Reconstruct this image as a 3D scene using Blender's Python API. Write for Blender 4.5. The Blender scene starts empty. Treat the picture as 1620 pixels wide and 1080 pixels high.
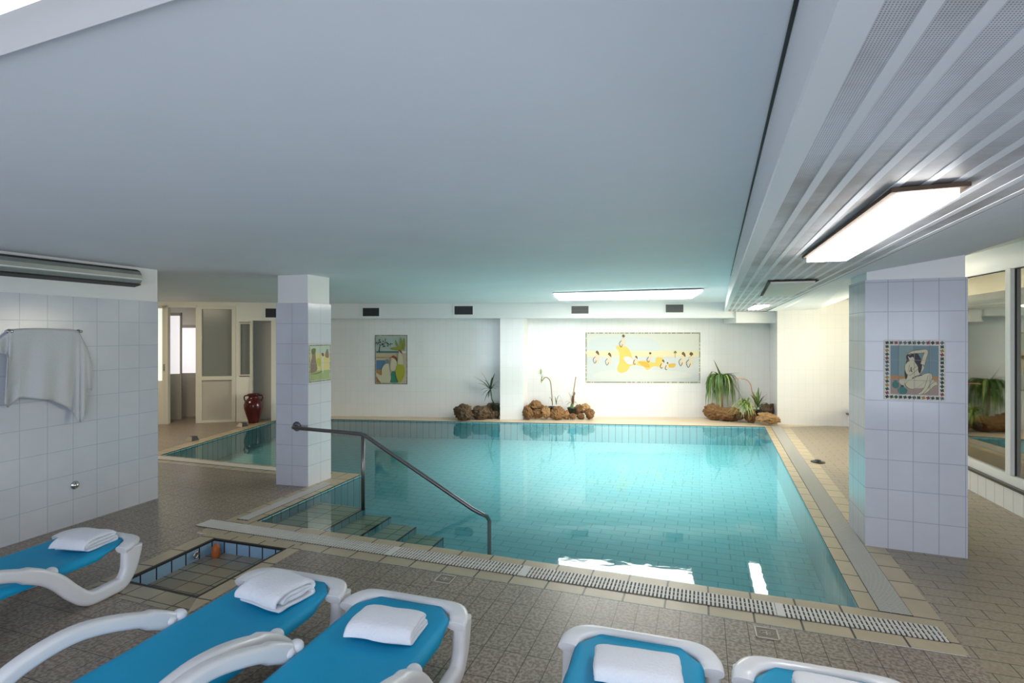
import bpy, bmesh, math, random
from mathutils import Vector, Matrix, noise
from mathutils.geometry import tessellate_polygon, intersect_line_line_2d
random.seed(7)
S = bpy.context.scene
col = S.collection
CAM_H, F, HZ = 1.65, 860.0, 528.0

# ------------------------------------------------------------------ camera, world, lights, exposure
cd = bpy.data.cameras.new('camera'); cam = bpy.data.objects.new('camera', cd); col.objects.link(cam)
cam.location = (0, 0, CAM_H); cam.rotation_euler = (math.pi/2, 0, 0)
cd.sensor_width = 36; cd.lens = F/1620*36; cd.shift_y = -(540-HZ)/1620; cd.clip_start = .05
S.camera = cam
S.view_settings.view_transform = 'Standard'; S.view_settings.look = 'None'
S.view_settings.gamma = 1; S.view_settings.use_curve_mapping = False
S.view_settings.exposure = 0.95
w = bpy.data.worlds.new('world'); S.world = w; w.use_nodes = True
bg = w.node_tree.nodes['Background']; bg.inputs[0].default_value = (.74, .82, 1, 1); bg.inputs[1].default_value = .5

def area(name, loc, target, sx, sy, power, color):
    l = bpy.data.lights.new(name, 'AREA'); l.shape = 'RECTANGLE'; l.size = sx; l.size_y = sy
    l.energy = power; l.color = color
    o = bpy.data.objects.new(name, l); col.objects.link(o); o.location = loc
    o.rotation_euler = (Vector(target)-Vector(loc)).to_track_quat('-Z', 'Y').to_euler()
    return o
area('daylight_behind', (-.6, -2.6, 1.2), (.2, 5, 3.4), 6.0, 1.9, 82, (.80, .88, 1))
area('daylight_right_aisle', (7.3, 7.4, 1.6), (4.7, 8.9, .5), 2.6, 1.9, 540, (1, .955, .91))
area('lamp_left_hall', (-5.9, 8.3, 2.2), (-5.9, 8.6, 0), .9, .4, 14, (1, .86, .6))

# ------------------------------------------------------------------ materials
def new_mat(name):
    m = bpy.data.materials.new(name); m.use_nodes = True
    return m, m.node_tree.nodes, m.node_tree.links, m.node_tree.nodes['Principled BSDF']
def C(r, g, b): return (r, g, b, 1)
def mat(name, c, rough=.5, metal=0, spec=.5, nscale=0, namt=.0, bump=0, bscale=60, coat=0, sheen=0):
    m, N, L, P = new_mat(name)
    P.inputs['Base Color'].default_value = C(*c); P.inputs['Roughness'].default_value = rough
    P.inputs['Metallic'].default_value = metal; P.inputs['Specular IOR Level'].default_value = spec
    P.inputs['Coat Weight'].default_value = coat; P.inputs['Sheen Weight'].default_value = sheen
    tc = N.new('ShaderNodeTexCoord')
    if nscale:
        n = N.new('ShaderNodeTexNoise'); n.inputs['Scale'].default_value = nscale; n.inputs['Detail'].default_value = 4
        L.new(tc.outputs['Object'], n.inputs['Vector'])
        mx = N.new('ShaderNodeMix'); mx.data_type = 'RGBA'
        mx.inputs[6].default_value = C(*[x*(1-namt) for x in c]); mx.inputs[7].default_value = C(*[min(1, x*(1+namt)) for x in c])
        L.new(n.outputs[0], mx.inputs[0]); L.new(mx.outputs[2], P.inputs['Base Color'])
    if bump:
        n2 = N.new('ShaderNodeTexNoise'); n2.inputs['Scale'].default_value = bscale; n2.inputs['Detail'].default_value = 5
        L.new(tc.outputs['Object'], n2.inputs['Vector'])
        b = N.new('ShaderNodeBump'); b.inputs['Strength'].default_value = bump; b.inputs['Distance'].default_value = .01
        L.new(n2.outputs[0], b.inputs['Height']); L.new(b.outputs[0], P.inputs['Normal'])
    return m
def brick(N, L, vec, w, h, ms, off=0.0, c1=(1,1,1), c2=(1,1,1), cm=(0,0,0)):
    b = N.new('ShaderNodeTexBrick'); b.offset = off; b.squash = 1
    b.inputs['Scale'].default_value = 1; b.inputs['Brick Width'].default_value = w; b.inputs['Row Height'].default_value = h
    b.inputs['Mortar Size'].default_value = ms; b.inputs['Mortar Smooth'].default_value = .1
    b.inputs['Color1'].default_value = C(*c1); b.inputs['Color2'].default_value = C(*c2); b.inputs['Mortar'].default_value = C(*cm)
    L.new(vec, b.inputs['Vector']); return b
def tile(name, c1, c2, cm, w, h, ms=.002, rough=.15, off=0.0, du=0.0, dv=0.0, noise_amt=.04, bump=.4, wav=.0):
    m, N, L, P = new_mat(name)
    tc = N.new('ShaderNodeTexCoord'); mp = N.new('ShaderNodeMapping'); mp.inputs['Location'].default_value = (du, dv, 0)
    L.new(tc.outputs['UV'], mp.inputs['Vector'])
    b = brick(N, L, mp.outputs[0], w, h, ms, off, c1, c2, cm)
    n = N.new('ShaderNodeTexNoise'); n.inputs['Scale'].default_value = 5; n.inputs['Detail'].default_value = 5
    L.new(tc.outputs['UV'], n.inputs['Vector'])
    mr = N.new('ShaderNodeMapRange'); mr.inputs[3].default_value = 1-noise_amt*2; mr.inputs[4].default_value = 1+noise_amt
    L.new(n.outputs[0], mr.inputs[0])
    mx = N.new('ShaderNodeMix'); mx.data_type = 'RGBA'; mx.blend_type = 'MULTIPLY'; mx.inputs[0].default_value = 1
    L.new(b.outputs['Color'], mx.inputs[6]); L.new(mr.outputs[0], mx.inputs[7]); L.new(mx.outputs[2], P.inputs['Base Color'])
    P.inputs['Roughness'].default_value = rough
    if bump:
        bp = N.new('ShaderNodeBump'); bp.invert = True; bp.inputs['Strength'].default_value = bump; bp.inputs['Distance'].default_value = .002
        L.new(b.outputs['Fac'], bp.inputs['Height']); L.new(bp.outputs[0], P.inputs['Normal'])
    return m
M = {}
M['plaster'] = mat('plaster', (.80, .80, .79), .55, bump=.12, bscale=9)
M['ceiling'] = mat('ceiling_paint', (.86, .865, .905), .62, nscale=1.3, namt=.05, bump=.12, bscale=4)
M['warm_plaster'] = mat('warm_plaster', (.80, .77, .68), .6)
M['wall_tile'] = tile('wall_tile', (.585, .605, .655), (.56, .585, .64), (.40, .47, .53), .20, .22, .003, .16)
M['column_tile'] = tile('column_tile', (.56, .57, .62), (.535, .55, .605), (.38, .39, .45), .16, .2275, .003, .14, du=.01)
M['slim_column_tile'] = tile('slim_column_tile', (.60, .61, .66), (.575, .59, .64), (.42, .43, .49), .2, .2204, .003, .12)
M['back_tile'] = tile('back_tile', (.80, .79, .77), (.785, .775, .755), (.68, .67, .66), .12, .25, .0015, .10, noise_amt=.01, bump=.15)
M['low_tile'] = tile('low_tile', (.82, .80, .77), (.80, .78, .75), (.45, .42, .38), .15, .25, .003, .15)
M['pool_wall'] = tile('pool_wall_tile', (.36, .72, .78), (.33, .68, .75), (.07, .18, .22), .12, .40, .004, .2, dv=.40)
M['pool_floor'] = tile('pool_floor_tile', (.50, .88, .90), (.47, .86, .88), (.27, .60, .64), .25, .125, .005, .3, off=.5)
M['step_tile'] = tile('step_tile', (.80, .78, .52), (.76, .74, .49), (.12, .13, .10), .245, .12, .0045, .3)
M['bath_wall'] = tile('foot_bath_wall_tile', (.26, .42, .58), (.30, .46, .60), (.03, .03, .04), .125, .2, .006, .2)
M['bath_floor'] = tile('foot_bath_floor_tile', (.34, .285, .20), (.31, .26, .185), (.03, .018, .015), .19, .125, .004, .18)
M['coping'] = tile('coping_tile', (.54, .44, .29), (.49, .40, .26), (.06, .05, .04), .25, .6, .006, .35, dv=.1, noise_amt=.12)
M['far_coping'] = mat('far_coping', (.66, .55, .40), .4, nscale=6, namt=.06)
M['black'] = mat('black_joint', (.015, .014, .013), .5)
M['channel'] = mat('dark_channel', (.05, .046, .04), .6)
M['grate'] = mat('white_grating', (.72, .68, .63), .4)
M['grate_grey'] = mat('grey_grating', (.50, .48, .43), .4)
M['steel'] = mat('brushed_steel', (.20, .19, .19), .28, metal=.85)
M['chrome'] = mat('chrome', (.65, .63, .6), .15, metal=1)
M['resin'] = mat('white_resin', (.80, .79, .80), .28, coat=.2)
M['towel'] = mat('towel_cloth', (.84, .84, .88), .9, bump=.5, bscale=90, sheen=.3)
M['wall_towel'] = mat('wall_towel_cloth', (.62, .62, .62), .9, bump=.4, bscale=120, sheen=.2)
M['sling'] = mat('teal_sling', (.0, .335, .58), .55, bump=.1, bscale=400)
M['grey_metal'] = mat('grey_housing', (.33, .35, .33), .4, metal=.4, nscale=8, namt=.15)
M['white_metal'] = mat('white_lacquer', (.80, .80, .82), .45)
M['frame'] = mat('cream_frame', (.68, .65, .56), .4)
M['white_frame'] = mat('white_frame', (.80, .79, .76), .35)
M['panel'] = mat('grey_panel', (.48, .45, .40), .5)
M['dark'] = mat('dark_vent', (.02, .022, .025), .5)
M['vent_slat'] = mat('vent_slat', (.17, .17, .165), .5)
M['orange'] = mat('orange_plastic', (.42, .11, .02), .45)
M['rust'] = mat('rusty_edge', (.06, .035, .018), .8, nscale=30, namt=.5)
M['rock'] = mat('brown_rock', (.22, .115, .045), .95, nscale=14, namt=.75, bump=1, bscale=30)
M['rock_dark'] = mat('dark_rock', (.11, .07, .04), .95, nscale=14, namt=.7, bump=1, bscale=30)
M['rock_light'] = mat('ochre_rock', (.36, .21, .09), .95, nscale=14, namt=.6, bump=1, bscale=30)
M['leaf'] = mat('leaf_green', (.09, .17, .04), .45, nscale=8, namt=.4)
M['leaf_light'] = mat('leaf_light', (.26, .34, .09), .5, nscale=8, namt=.3)
M['leaf_dark'] = mat('leaf_dark', (.03, .08, .035), .45)
M['stem'] = mat('stem_brown', (.28, .20, .09), .7)
M['pink_stem'] = mat('arching_stem', (.50, .27, .17), .7)
M['dry'] = mat('dry_leaf', (.30, .13, .07), .8)
M['pot'] = mat('black_pot', (.02, .022, .02), .5)
M['maroon'] = mat('maroon_glaze', (.07, .005, .006), .2, coat=.2)
M['wedge'] = mat('wedge_light', (.60, .55, .46), .5)

def emis(name, c, s, base=(.9, .9, .9)):
    m, N, L, P = new_mat(name)
    P.inputs['Base Color'].default_value = C(*base); P.inputs['Emission Color'].default_value = C(*c); P.inputs['Emission Strength'].default_value = s
    return m
M['tube_light'] = emis('lit_diffuser', (1, .98, .95), 9)
M['panel_light'] = emis('lit_ceiling_panel', (1, .96, .90), 5.8)
M['aisle_light'] = emis('aisle_diffuser', (1, .95, .85), 3.5)
M['near_light'] = emis('lit_batten', (.93, .95, 1), .10, (.72, .72, .76))
M['near_lens'] = emis('batten_lens', (.95, .97, 1), .7)
M['lit_pane'] = emis('frosted_lit_pane', (.95, .90, .95), .36)
M['lit_pane_green'] = emis('frosted_side_pane', (.80, .95, .85), .33)
M['dim_diffuser'] = mat('unlit_diffuser', (.70, .68, .60), .5)

# frosted glass that is not lit
M['frost'] = mat('frosted_pane', (.20, .21, .19), .25)
# reflective clear glass
m, N, L, P = new_mat('clear_glass'); N.remove(P)
t = N.new('ShaderNodeBsdfTransparent'); t.inputs[0].default_value = C(.72, .72, .66)
g = N.new('ShaderNodeBsdfGlossy'); g.inputs['Roughness'].default_value = .03; g.inputs[0].default_value = C(.9, .88, .8)
fr = N.new('ShaderNodeFresnel'); fr.inputs[0].default_value = 1.9
mm = N.new('ShaderNodeMath'); mm.operation = 'ADD'; mm.inputs[1].default_value = .16; mm.use_clamp = True
mx = N.new('ShaderNodeMixShader'); L.new(fr.outputs[0], mm.inputs[0]); L.new(mm.outputs[0], mx.inputs[0]); L.new(t.outputs[0], mx.inputs[1]); L.new(g.outputs[0], mx.inputs[2])
L.new(mx.outputs[0], N['Material Output'].inputs[0]); M['glass'] = m
# water: clear surface with fresnel reflection, absorption inside
def water(name, surface):
    m, N, L, P = new_mat(name); N.remove(P)
    t = N.new('ShaderNodeBsdfTransparent')
    v = N.new('ShaderNodeVolumeAbsorption'); v.inputs['Color'].default_value = C(.12, .76, .84); v.inputs['Density'].default_value = .36
    out = N['Material Output']; L.new(v.outputs[0], out.inputs['Volume'])
    if surface:
        g = N.new('ShaderNodeBsdfGlossy'); g.inputs['Roughness'].default_value = .02
        fr = N.new('ShaderNodeFresnel'); fr.inputs[0].default_value = 1.36
        tc = N.new('ShaderNodeTexCoord'); mp = N.new('ShaderNodeMapping'); mp.inputs['Scale'].default_value = (1, 1.6, 1)
        n = N.new('ShaderNodeTexNoise'); n.inputs['Scale'].default_value = 3.2; n.inputs['Detail'].default_value = 3
        b = N.new('ShaderNodeBump'); b.inputs['Strength'].default_value = .05; b.inputs['Distance'].default_value = .02
        L.new(tc.outputs['Object'], mp.inputs[0]); L.new(mp.outputs[0], n.inputs['Vector']); L.new(n.outputs[0], b.inputs['Height'])
        L.new(b.outputs[0], g.inputs['Normal']); L.new(b.outputs[0], fr.inputs['Normal'])
        mx = N.new('ShaderNodeMixShader'); L.new(fr.outputs[0], mx.inputs[0]); L.new(t.outputs[0], mx.inputs[1]); L.new(g.outputs[0], mx.inputs[2])
        L.new(mx.outputs[0], out.inputs[0])
    else: L.new(t.outputs[0], out.inputs[0])
    return m
M['water'] = water('water_surface', True); M['water_side'] = water('water_side', False)

# deck tiles: speckled, portrait tiles by the loungers, running bond on the right of the pool
def deck_mat():
    m, N, L, P = new_mat('deck_tile')
    tc = N.new('ShaderNodeTexCoord'); uv = tc.outputs['UV']
    b1 = brick(N, L, uv, .121, .242, .0022, 0, cm=(0,0,0)); b2 = brick(N, L, uv, .242, .121, .0026, .5, cm=(0,0,0))
    sp = N.new('ShaderNodeSeparateXYZ'); L.new(uv, sp.inputs[0])
    gt = N.new('ShaderNodeMath'); gt.operation = 'GREATER_THAN'; gt.inputs[1].default_value = 1.31; L.new(sp.outputs[0], gt.inputs[0])
    mx = N.new('ShaderNodeMix'); mx.data_type = 'FLOAT'; L.new(gt.outputs[0], mx.inputs[0]); L.new(b1.outputs['Fac'], mx.inputs[2]); L.new(b2.outputs['Fac'], mx.inputs[3])
    n = N.new('ShaderNodeTexNoise'); n.inputs['Scale'].default_value = 55; n.inputs['Detail'].default_value = 2; L.new(uv, n.inputs['Vector'])
    cr = N.new('ShaderNodeValToRGB'); cr.color_ramp.elements[0].position = .42; cr.color_ramp.elements[1].position = .58
    cr.color_ramp.elements[0].color = C(.205, .155, .12); cr.color_ramp.elements[1].color = C(.375, .305, .24); L.new(n.outputs[0], cr.inputs[0])
    crb = N.new('ShaderNodeValToRGB'); crb.color_ramp.elements[0].position = .3; crb.color_ramp.elements[1].position = .7
    crb.color_ramp.elements[0].color = C(.28, .22, .15); crb.color_ramp.elements[1].color = C(.40, .33, .24); L.new(n.outputs[0], crb.inputs[0])
    zm = N.new('ShaderNodeMix'); zm.data_type = 'RGBA'; L.new(gt.outputs[0], zm.inputs[0]); L.new(cr.outputs[0], zm.inputs[6]); L.new(crb.outputs[0], zm.inputs[7])  # right zone lighter and tan: the bright light there put into its colour
    n2 = N.new('ShaderNodeTexNoise'); n2.inputs['Scale'].default_value = 1.1; n2.inputs['Detail'].default_value = 5; L.new(uv, n2.inputs['Vector'])
    mr = N.new('ShaderNodeMapRange'); mr.inputs[1].default_value = .3; mr.inputs[2].default_value = .7; mr.inputs[3].default_value = .82; mr.inputs[4].default_value = 1.15; L.new(n2.outputs[0], mr.inputs[0])
    mu = N.new('ShaderNodeMix'); mu.data_type = 'RGBA'; mu.blend_type = 'MULTIPLY'; mu.inputs[0].default_value = 1; L.new(zm.outputs[2], mu.inputs[6]); L.new(mr.outputs[0], mu.inputs[7])
    mo = N.new('ShaderNodeMix'); mo.data_type = 'RGBA'; L.new(mx.outputs[0], mo.inputs[0]); L.new(mu.outputs[2], mo.inputs[6]); mo.inputs[7].default_value = C(.05, .036, .026)
    L.new(mo.outputs[2], P.inputs['Base Color'])
    rr = N.new('ShaderNodeMapRange'); rr.inputs[3].default_value = .20; rr.inputs[4].default_value = .46; L.new(n2.outputs[0], rr.inputs[0]); L.new(rr.outputs[0], P.inputs['Roughness'])
    bp = N.new('ShaderNodeBump'); bp.inputs['Strength'].default_value = .25; bp.inputs['Distance'].default_value = .003; L.new(n.outputs[0], bp.inputs['Height']); L.new(bp.outputs[0], P.inputs['Normal'])
    return m
M['deck'] = deck_mat()
# perforated metal
def perf_mat():
    m, N, L, P = new_mat('perforated_plank')
    tc = N.new('ShaderNodeTexCoord'); uv = tc.outputs['UV']
    vo = N.new('ShaderNodeTexVoronoi'); vo.voronoi_dimensions = '2D'; vo.inputs['Scale'].default_value = 200; vo.inputs['Randomness'].default_value = 0; L.new(uv, vo.inputs['Vector'])
    cr = N.new('ShaderNodeValToRGB'); cr.color_ramp.elements[0].position = .26; cr.color_ramp.elements[1].position = .34
    cr.color_ramp.elements[0].color = C(.34, .34, .38); cr.color_ramp.elements[1].color = C(.78, .78, .82); L.new(vo.outputs[0], cr.inputs[0])
    n = N.new('ShaderNodeTexNoise'); n.inputs['Scale'].default_value = 1.4; n.inputs['Detail'].default_value = 6; n.inputs['Roughness'].default_value = .65; L.new(tc.outputs['Object'], n.inputs['Vector'])
    st = N.new('ShaderNodeValToRGB'); st.color_ramp.elements[0].position = .40; st.color_ramp.elements[1].position = .62
    st.color_ramp.elements[0].color = C(1, 1, 1); st.color_ramp.elements[1].color = C(.60, .55, .50); L.new(n.outputs[0], st.inputs[0])
    mu = N.new('ShaderNodeMix'); mu.data_type = 'RGBA'; mu.blend_type = 'MULTIPLY'; mu.inputs[0].default_value = 1; L.new(cr.outputs[0], mu.inputs[6]); L.new(st.outputs[0], mu.inputs[7])
    L.new(mu.outputs[2], P.inputs['Base Color']); P.inputs['Roughness'].default_value = .5
    return m
M['perf'] = perf_mat()

# ------------------------------------------------------------------ helpers
def G(px, py, z=0.0):                      # photo pixel -> point at height z
    Y = (CAM_H-z)*F/(py-HZ); return Vector(((px-810)/F*Y, Y, z))
def onwall(px, py, A, B, off=0.0):          # photo pixel -> point on the vertical plane through A,B (floor points)
    A, B = Vector((A[0], A[1])), Vector((B[0], B[1])); d = (B-A).normalized(); nrm = Vector((d.y, -d.x))
    if nrm.dot(-A) < 0: nrm = -nrm
    A = A+nrm*off; r = Vector(((px-810)/F, 1)); t = nrm.dot(A)/nrm.dot(r)
    return Vector((r.x*t, t, CAM_H-(py-HZ)/F*t))
def link(name, me, parent=None):
    o = bpy.data.objects.new(name, me); col.objects.link(o)
    if parent is not None: o.parent = parent
    return o
def tag(o, label=None, cat=None, group=None, kind=None):
    if label: o['label'] = label
    if cat: o['category'] = cat
    if group: o['group'] = group
    if kind: o['kind'] = kind
    return o
def empty(name, loc, rz=0, label=None, cat=None, group=None):
    o = bpy.data.objects.new(name, None); col.objects.link(o); o.location = loc; o.rotation_euler = (0, 0, rz); o.empty_display_size = .1
    return tag(o, label, cat, group)
def copy_tree(o, parent=None):
    c = o.copy(); col.objects.link(c); c.parent = parent
    for ch in [x for x in list(o.children)]: copy_tree(ch, c)
    return c

class MB:
    def __init__(s): s.bm = bmesh.new(); s.uv = s.bm.loops.layers.uv.new('UVMap'); s.mats = []
    def mi(s, m):
        if m not in s.mats: s.mats.append(m)
        return s.mats.index(m)
    def face(s, pts, m, uvs=None, smooth=False):
        vs = [s.bm.verts.new(p) for p in pts]; f = s.bm.faces.new(vs); f.material_index = s.mi(m); f.smooth = smooth
        if uvs:
            for l, u in zip(f.loops, uvs): l[s.uv].uv = u
        return f
    def wallq(s, a, b, z0, z1, m, u0=0.0):     # vertical quad with metric uv
        L = math.dist(a[:2], b[:2])
        s.face([(a[0], a[1], z0), (b[0], b[1], z0), (b[0], b[1], z1), (a[0], a[1], z1)], m, [(u0, z0), (u0+L, z0), (u0+L, z1), (u0, z1)])
        return u0+L
    def poly(s, loops, z, m, e1=(1, 0), e2=(0, 1), up=True):
        tri = tessellate_polygon([[Vector((p[0], p[1], 0)) for p in lp] for lp in loops])
        flat = [p for lp in loops for p in lp]; vs = [s.bm.verts.new((p[0], p[1], z)) for p in flat]
        for t in tri:
            f = s.bm.faces.new([vs[i] for i in t]); f.normal_update()
            if (f.normal.z > 0) != up: f.normal_flip()
            f.material_index = s.mi(m)
            for l in f.loops:
                c = l.vert.co; l[s.uv].uv = (c.x*e1[0]+c.y*e1[1], c.x*e2[0]+c.y*e2[1])
    def prism(s, pts, z0, z1, m, top=None):     # pts ccw outline, metric uv on sides
        u = 0
        for i in range(len(pts)):
            a, b = pts[i], pts[(i+1) % len(pts)]; u = s.wallq(a, b, z0, z1, m, u)
        n = len(pts)
        s.face([(p[0], p[1], z1) for p in pts], top or m); s.face([(p[0], p[1], z0) for p in reversed(pts)], top or m)
    def box(s, x0, x1, y0, y1, z0, z1, m, mtx=None, bevel=0):
        r = bmesh.ops.create_cube(s.bm, size=1); vs = r['verts']
        for v in vs: v.co = Vector(((x0+x1)/2+v.co.x*(x1-x0), (y0+y1)/2+v.co.y*(y1-y0), (z0+z1)/2+v.co.z*(z1-z0)))
        fs = set(f for v in vs for f in v.link_faces)
        for f in fs: f.material_index = s.mi(m)
        if bevel:
            es = list(set(e for v in vs for e in v.link_edges))
            r2 = bmesh.ops.bevel(s.bm, geom=es, offset=bevel, segments=2, affect='EDGES', profile=.6)
            vs = list(set(v for f in r2['faces'] for v in f.verts)|set(v for v in vs if v.is_valid))
        if mtx is not None:
            for v in vs: v.co = mtx @ v.co
        return vs
    def sweep(s, pts, prof, m, side=None, closed=False, scale=None, smooth=True, cap=True):
        # prof: list of (a,b): a along 'side' vector, b along the other normal
        pts = [Vector(p) for p in pts]; n = len(pts); rings = []
        for i, p in enumerate(pts):
            a = pts[(i-1) % n] if (closed or i > 0) else p; b = pts[(i+1) % n] if (closed or i < n-1) else p
            t = (b-a).normalized()
            sd = Vector(side) if side is not None else (Vector((0, 0, 1)) if abs(t.z) < .9 else Vector((1, 0, 0)))
            sd = (sd-t*sd.dot(t)).normalized(); up = sd.cross(t).normalized()
            k = scale[i] if scale else 1
            k = k if isinstance(k, tuple) else (k, k)
            rings.append([s.bm.verts.new(p+sd*(q[0]*k[0])+up*(q[1]*k[1])) for q in prof])
        mi = s.mi(m); R = len(prof)
        for i in range(n if closed else n-1):
            A, B = rings[i], rings[(i+1) % n]
            for j in range(R):
                f = s.bm.faces.new([A[j], A[(j+1) % R], B[(j+1) % R], B[j]]); f.material_index = mi; f.smooth = smooth
        if cap and not closed:
            for r in (rings[0][::-1], rings[-1]): 
                f = s.bm.faces.new(r); f.material_index = mi
    def tube(s, pts, r, m, seg=12, side=None, scale=None, cap=True):
        s.sweep(pts, [(r*math.cos(2*math.pi*k/seg), r*math.sin(2*math.pi*k/seg)) for k in range(seg)], m, side, scale=scale, cap=cap)
    def lathe(s, prof, m, loc=(0, 0, 0), seg=32, mtx=None):
        rings = []
        for r, z in prof:
            rings.append([s.bm.verts.new((loc[0]+r*math.cos(2*math.pi*k/seg), loc[1]+r*math.sin(2*math.pi*k/seg), loc[2]+z)) for k in range(seg)])
        if mtx is not None:
            for rg in rings:
                for v in rg: v.co = mtx @ v.co
        mi = s.mi(m)
        for i in range(len(rings)-1):
            for k in range(seg):
                f = s.bm.faces.new([rings[i][k], rings[i][(k+1) % seg], rings[i+1][(k+1) % seg], rings[i+1][k]]); f.material_index = mi; f.smooth = True
        f = s.bm.faces.new(rings[0][::-1]); f.material_index = mi; f = s.bm.faces.new(rings[-1]); f.material_index = mi
    def build(s, name, parent=None, recalc=True, loc=None):
        if recalc: bmesh.ops.recalc_face_normals(s.bm, faces=s.bm.faces[:])
        me = bpy.data.meshes.new(name)
        if loc is not None:
            for v in s.bm.verts: v.co -= Vector(loc)
        s.bm.to_mesh(me); s.bm.free()
        for m_ in s.mats: me.materials.append(m_)
        o = link(name, me, parent)
        if loc is not None: o.location = loc
        return o
def struct(o): o['kind'] = 'structure'; return o
def rrect(a, b, r, seg=4):
    out = []
    for cx, cy, a0 in ((a/2-r, b/2-r, 0), (-a/2+r, b/2-r, 90), (-a/2+r, -b/2+r, 180), (a/2-r, -b/2+r, 270)):
        for k in range(seg+1):
            an = math.radians(a0+90*k/seg); out.append((cx+r*math.cos(an), cy+r*math.sin(an)))
    return out
def catmull(P, n=6, closed=False):
    P = [Vector(p) for p in P]; out = []; N_ = len(P)
    rng = range(N_ if closed else N_-1)
    for i in rng:
        if closed: p0, p1, p2, p3 = P[(i-1) % N_], P[i], P[(i+1) % N_], P[(i+2) % N_]
        else: p0, p1, p2, p3 = P[max(i-1, 0)], P[i], P[i+1], P[min(i+2, N_-1)]
        for k in range(n):
            t = k/n
            out.append(.5*((2*p1)+(-p0+p2)*t+(2*p0-5*p1+4*p2-p3)*t*t+(-p0+3*p1-3*p2+p3)*t**3))
    if not closed: out.append(P[-1])
    return out

# ------------------------------------------------------------------ plan of the place (metres, z = 0 is the deck)
E1, E2 = Vector((.944, -.33)), Vector((.33, .944))          # the room's slanted axes
POOL = [(-2.258, 4.794), (2.09, 3.27), (4.49, 9.65), (-4.47, 10.62), (-4.79, 7.40), (-1.776, 6.39)]
PIT = [(-2.589, 3.642), (-1.981, 3.423), (-1.751, 4.167), (-2.394, 4.374)]
WZ, PZ = -.018, -.45
def offset_poly(P, d):
    n = len(P); lines = []
    for i in range(n):
        a, b = Vector(P[i]), Vector(P[(i+1) % n]); t = (b-a).normalized(); nr = Vector((t.y, -t.x))
        lines.append((a+nr*d[i], b+nr*d[i]))
    out = []
    for i in range(n):
        (a, b), (c, e) = lines[i-1], lines[i]
        d1, d2 = b-a, e-c; den = d1.x*d2.y-d1.y*d2.x
        t = ((c.x-a.x)*d2.y-(c.y-a.y)*d2.x)/den; out.append(tuple(a+d1*t))
    return out
OUT = offset_poly(POOL, [.385, .41, .06, .20, .30, .27])

# ---- floor
fl = MB()
ROOM = [(-8.5, -1.6), (8.0, -1.6), (9.5, 12.8), (-8.5, 12.8)]
fl.poly([ROOM, OUT[::-1], PIT[::-1]], 0, M['deck'], E1, E2)
floor = struct(fl.build('floor', recalc=False))

# ---- coping ring around the pool
cp = MB()
for i in range(6):
    a, b = POOL[i], POOL[(i+1) % 6]; c, d = OUT[(i+1) % 6], OUT[i]
    t = (Vector(b)-Vector(a)).normalized(); nr = Vector((t.y, -t.x))
    m_ = M['far_coping'] if i in (2,) else M['coping']
    uv = [((Vector(p)-Vector(a)).dot(t), (Vector(p)-Vector(a)).dot(nr)) for p in (a, b, c, d)]
    cp.face([(p[0], p[1], .001) for p in (a, b, c, d)], m_, uv)
cpo = struct(cp.build('trim_1'))
cp = MB(); cp.poly([[OUT[3], OUT[2], (5.6, 9.75), (5.4, 10.9), (-4.9, 11.2), (-4.6, 10.8)]], .0006, M['far_coping']); struct(cp.build('trim_9'))

# ---- pool
pool = empty('swimming_pool', (0.5, 6.5, 0), 0, 'turquoise tiled indoor swimming pool with steps in its near left corner', 'pool')
pl = Vector((.5, 6.5, 0))
def pbuild(mb, name, parent=pool): 
    o = mb.build(name, None); o.parent = parent; o.location = -Vector(parent.location); return o
bw = MB(); u = 0
for i in range(6):
    a, b = POOL[i], POOL[(i+1) % 6]
    bw.wallq(a, b, -.012, 0.001, M['black'], u); u = bw.wallq(a, b, PZ, -.012, M['pool_wall'], u)
pbuild(bw, 'pool_wall')
bf = MB(); bf.poly([POOL], PZ, M['pool_floor'], E1, E2)
for v in bf.bm.verts: v.co.z += .13*max(0, (v.co.y-5.0)/5.6)
pbuild(bf, 'pool_floor')
# steps: platform and three more, along the near edge
P1, P2 = Vector(POOL[0]), Vector(POOL[5]); near = (Vector(POOL[1])-P1).normalized()
nose = [(-1.47, 5.45, -.10), (-1.192, 5.368, -.16), (-.923, 5.256, -.22), (-.645, 5.139, -.28)]
prev_far = Vector((-1.985, 5.66)); prev_near = P1+near*.0
lw = (P2-P1).normalized()
for k, (nx, ny, nz) in enumerate(nose):
    far = Vector((nx, ny)); nn = P1+near*((far-P1).dot(near)-.06*0)
    # near end: go from the far end towards the near pool edge along the room axis
    d2 = -Vector((.302, 1)).normalized(); den = d2.x*near.y-d2.y*near.x
    tt = ((P1.x-far.x)*near.y-(P1.y-far.y)*near.x)/den; nn = far+d2*tt
    st = MB(); q = [prev_near, nn, far, prev_far]
    bm_face = [(p.x, p.y, nz) for p in q]
    uv = [((p-P1).dot(near), (p-P1).dot(lw)) for p in q]
    st.face(bm_face, M['step_tile'], uv)
    st.wallq(nn, far, PZ, nz, M['pool_wall']); st.wallq(far, prev_far, PZ, nz, M['pool_wall'])
    nv = near*.012
    st.face([(nn.x-.03*near.x, nn.y-.03*near.y, nz+.002), (nn.x+.006*near.x, nn.y+.006*near.y, nz+.002), (far.x+.006*near.x, far.y+.006*near.y, nz+.002), (far.x-.03*near.x*.5, far.y-.03*near.y*.5, nz+.002)], M['black'])
    pbuild(st, 'step'); prev_far, prev_near = far, nn
dr = MB(); dr.box(-.57, -.41, 5.56, 5.72, PZ+.001, PZ+.008, mat('pool_square', (.12, .42, .47), .4)); pbuild(dr, 'floor_square')  # flat darker square on the pool floor
wt = MB(); WP = offset_poly(POOL, [.006]*6)
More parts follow.
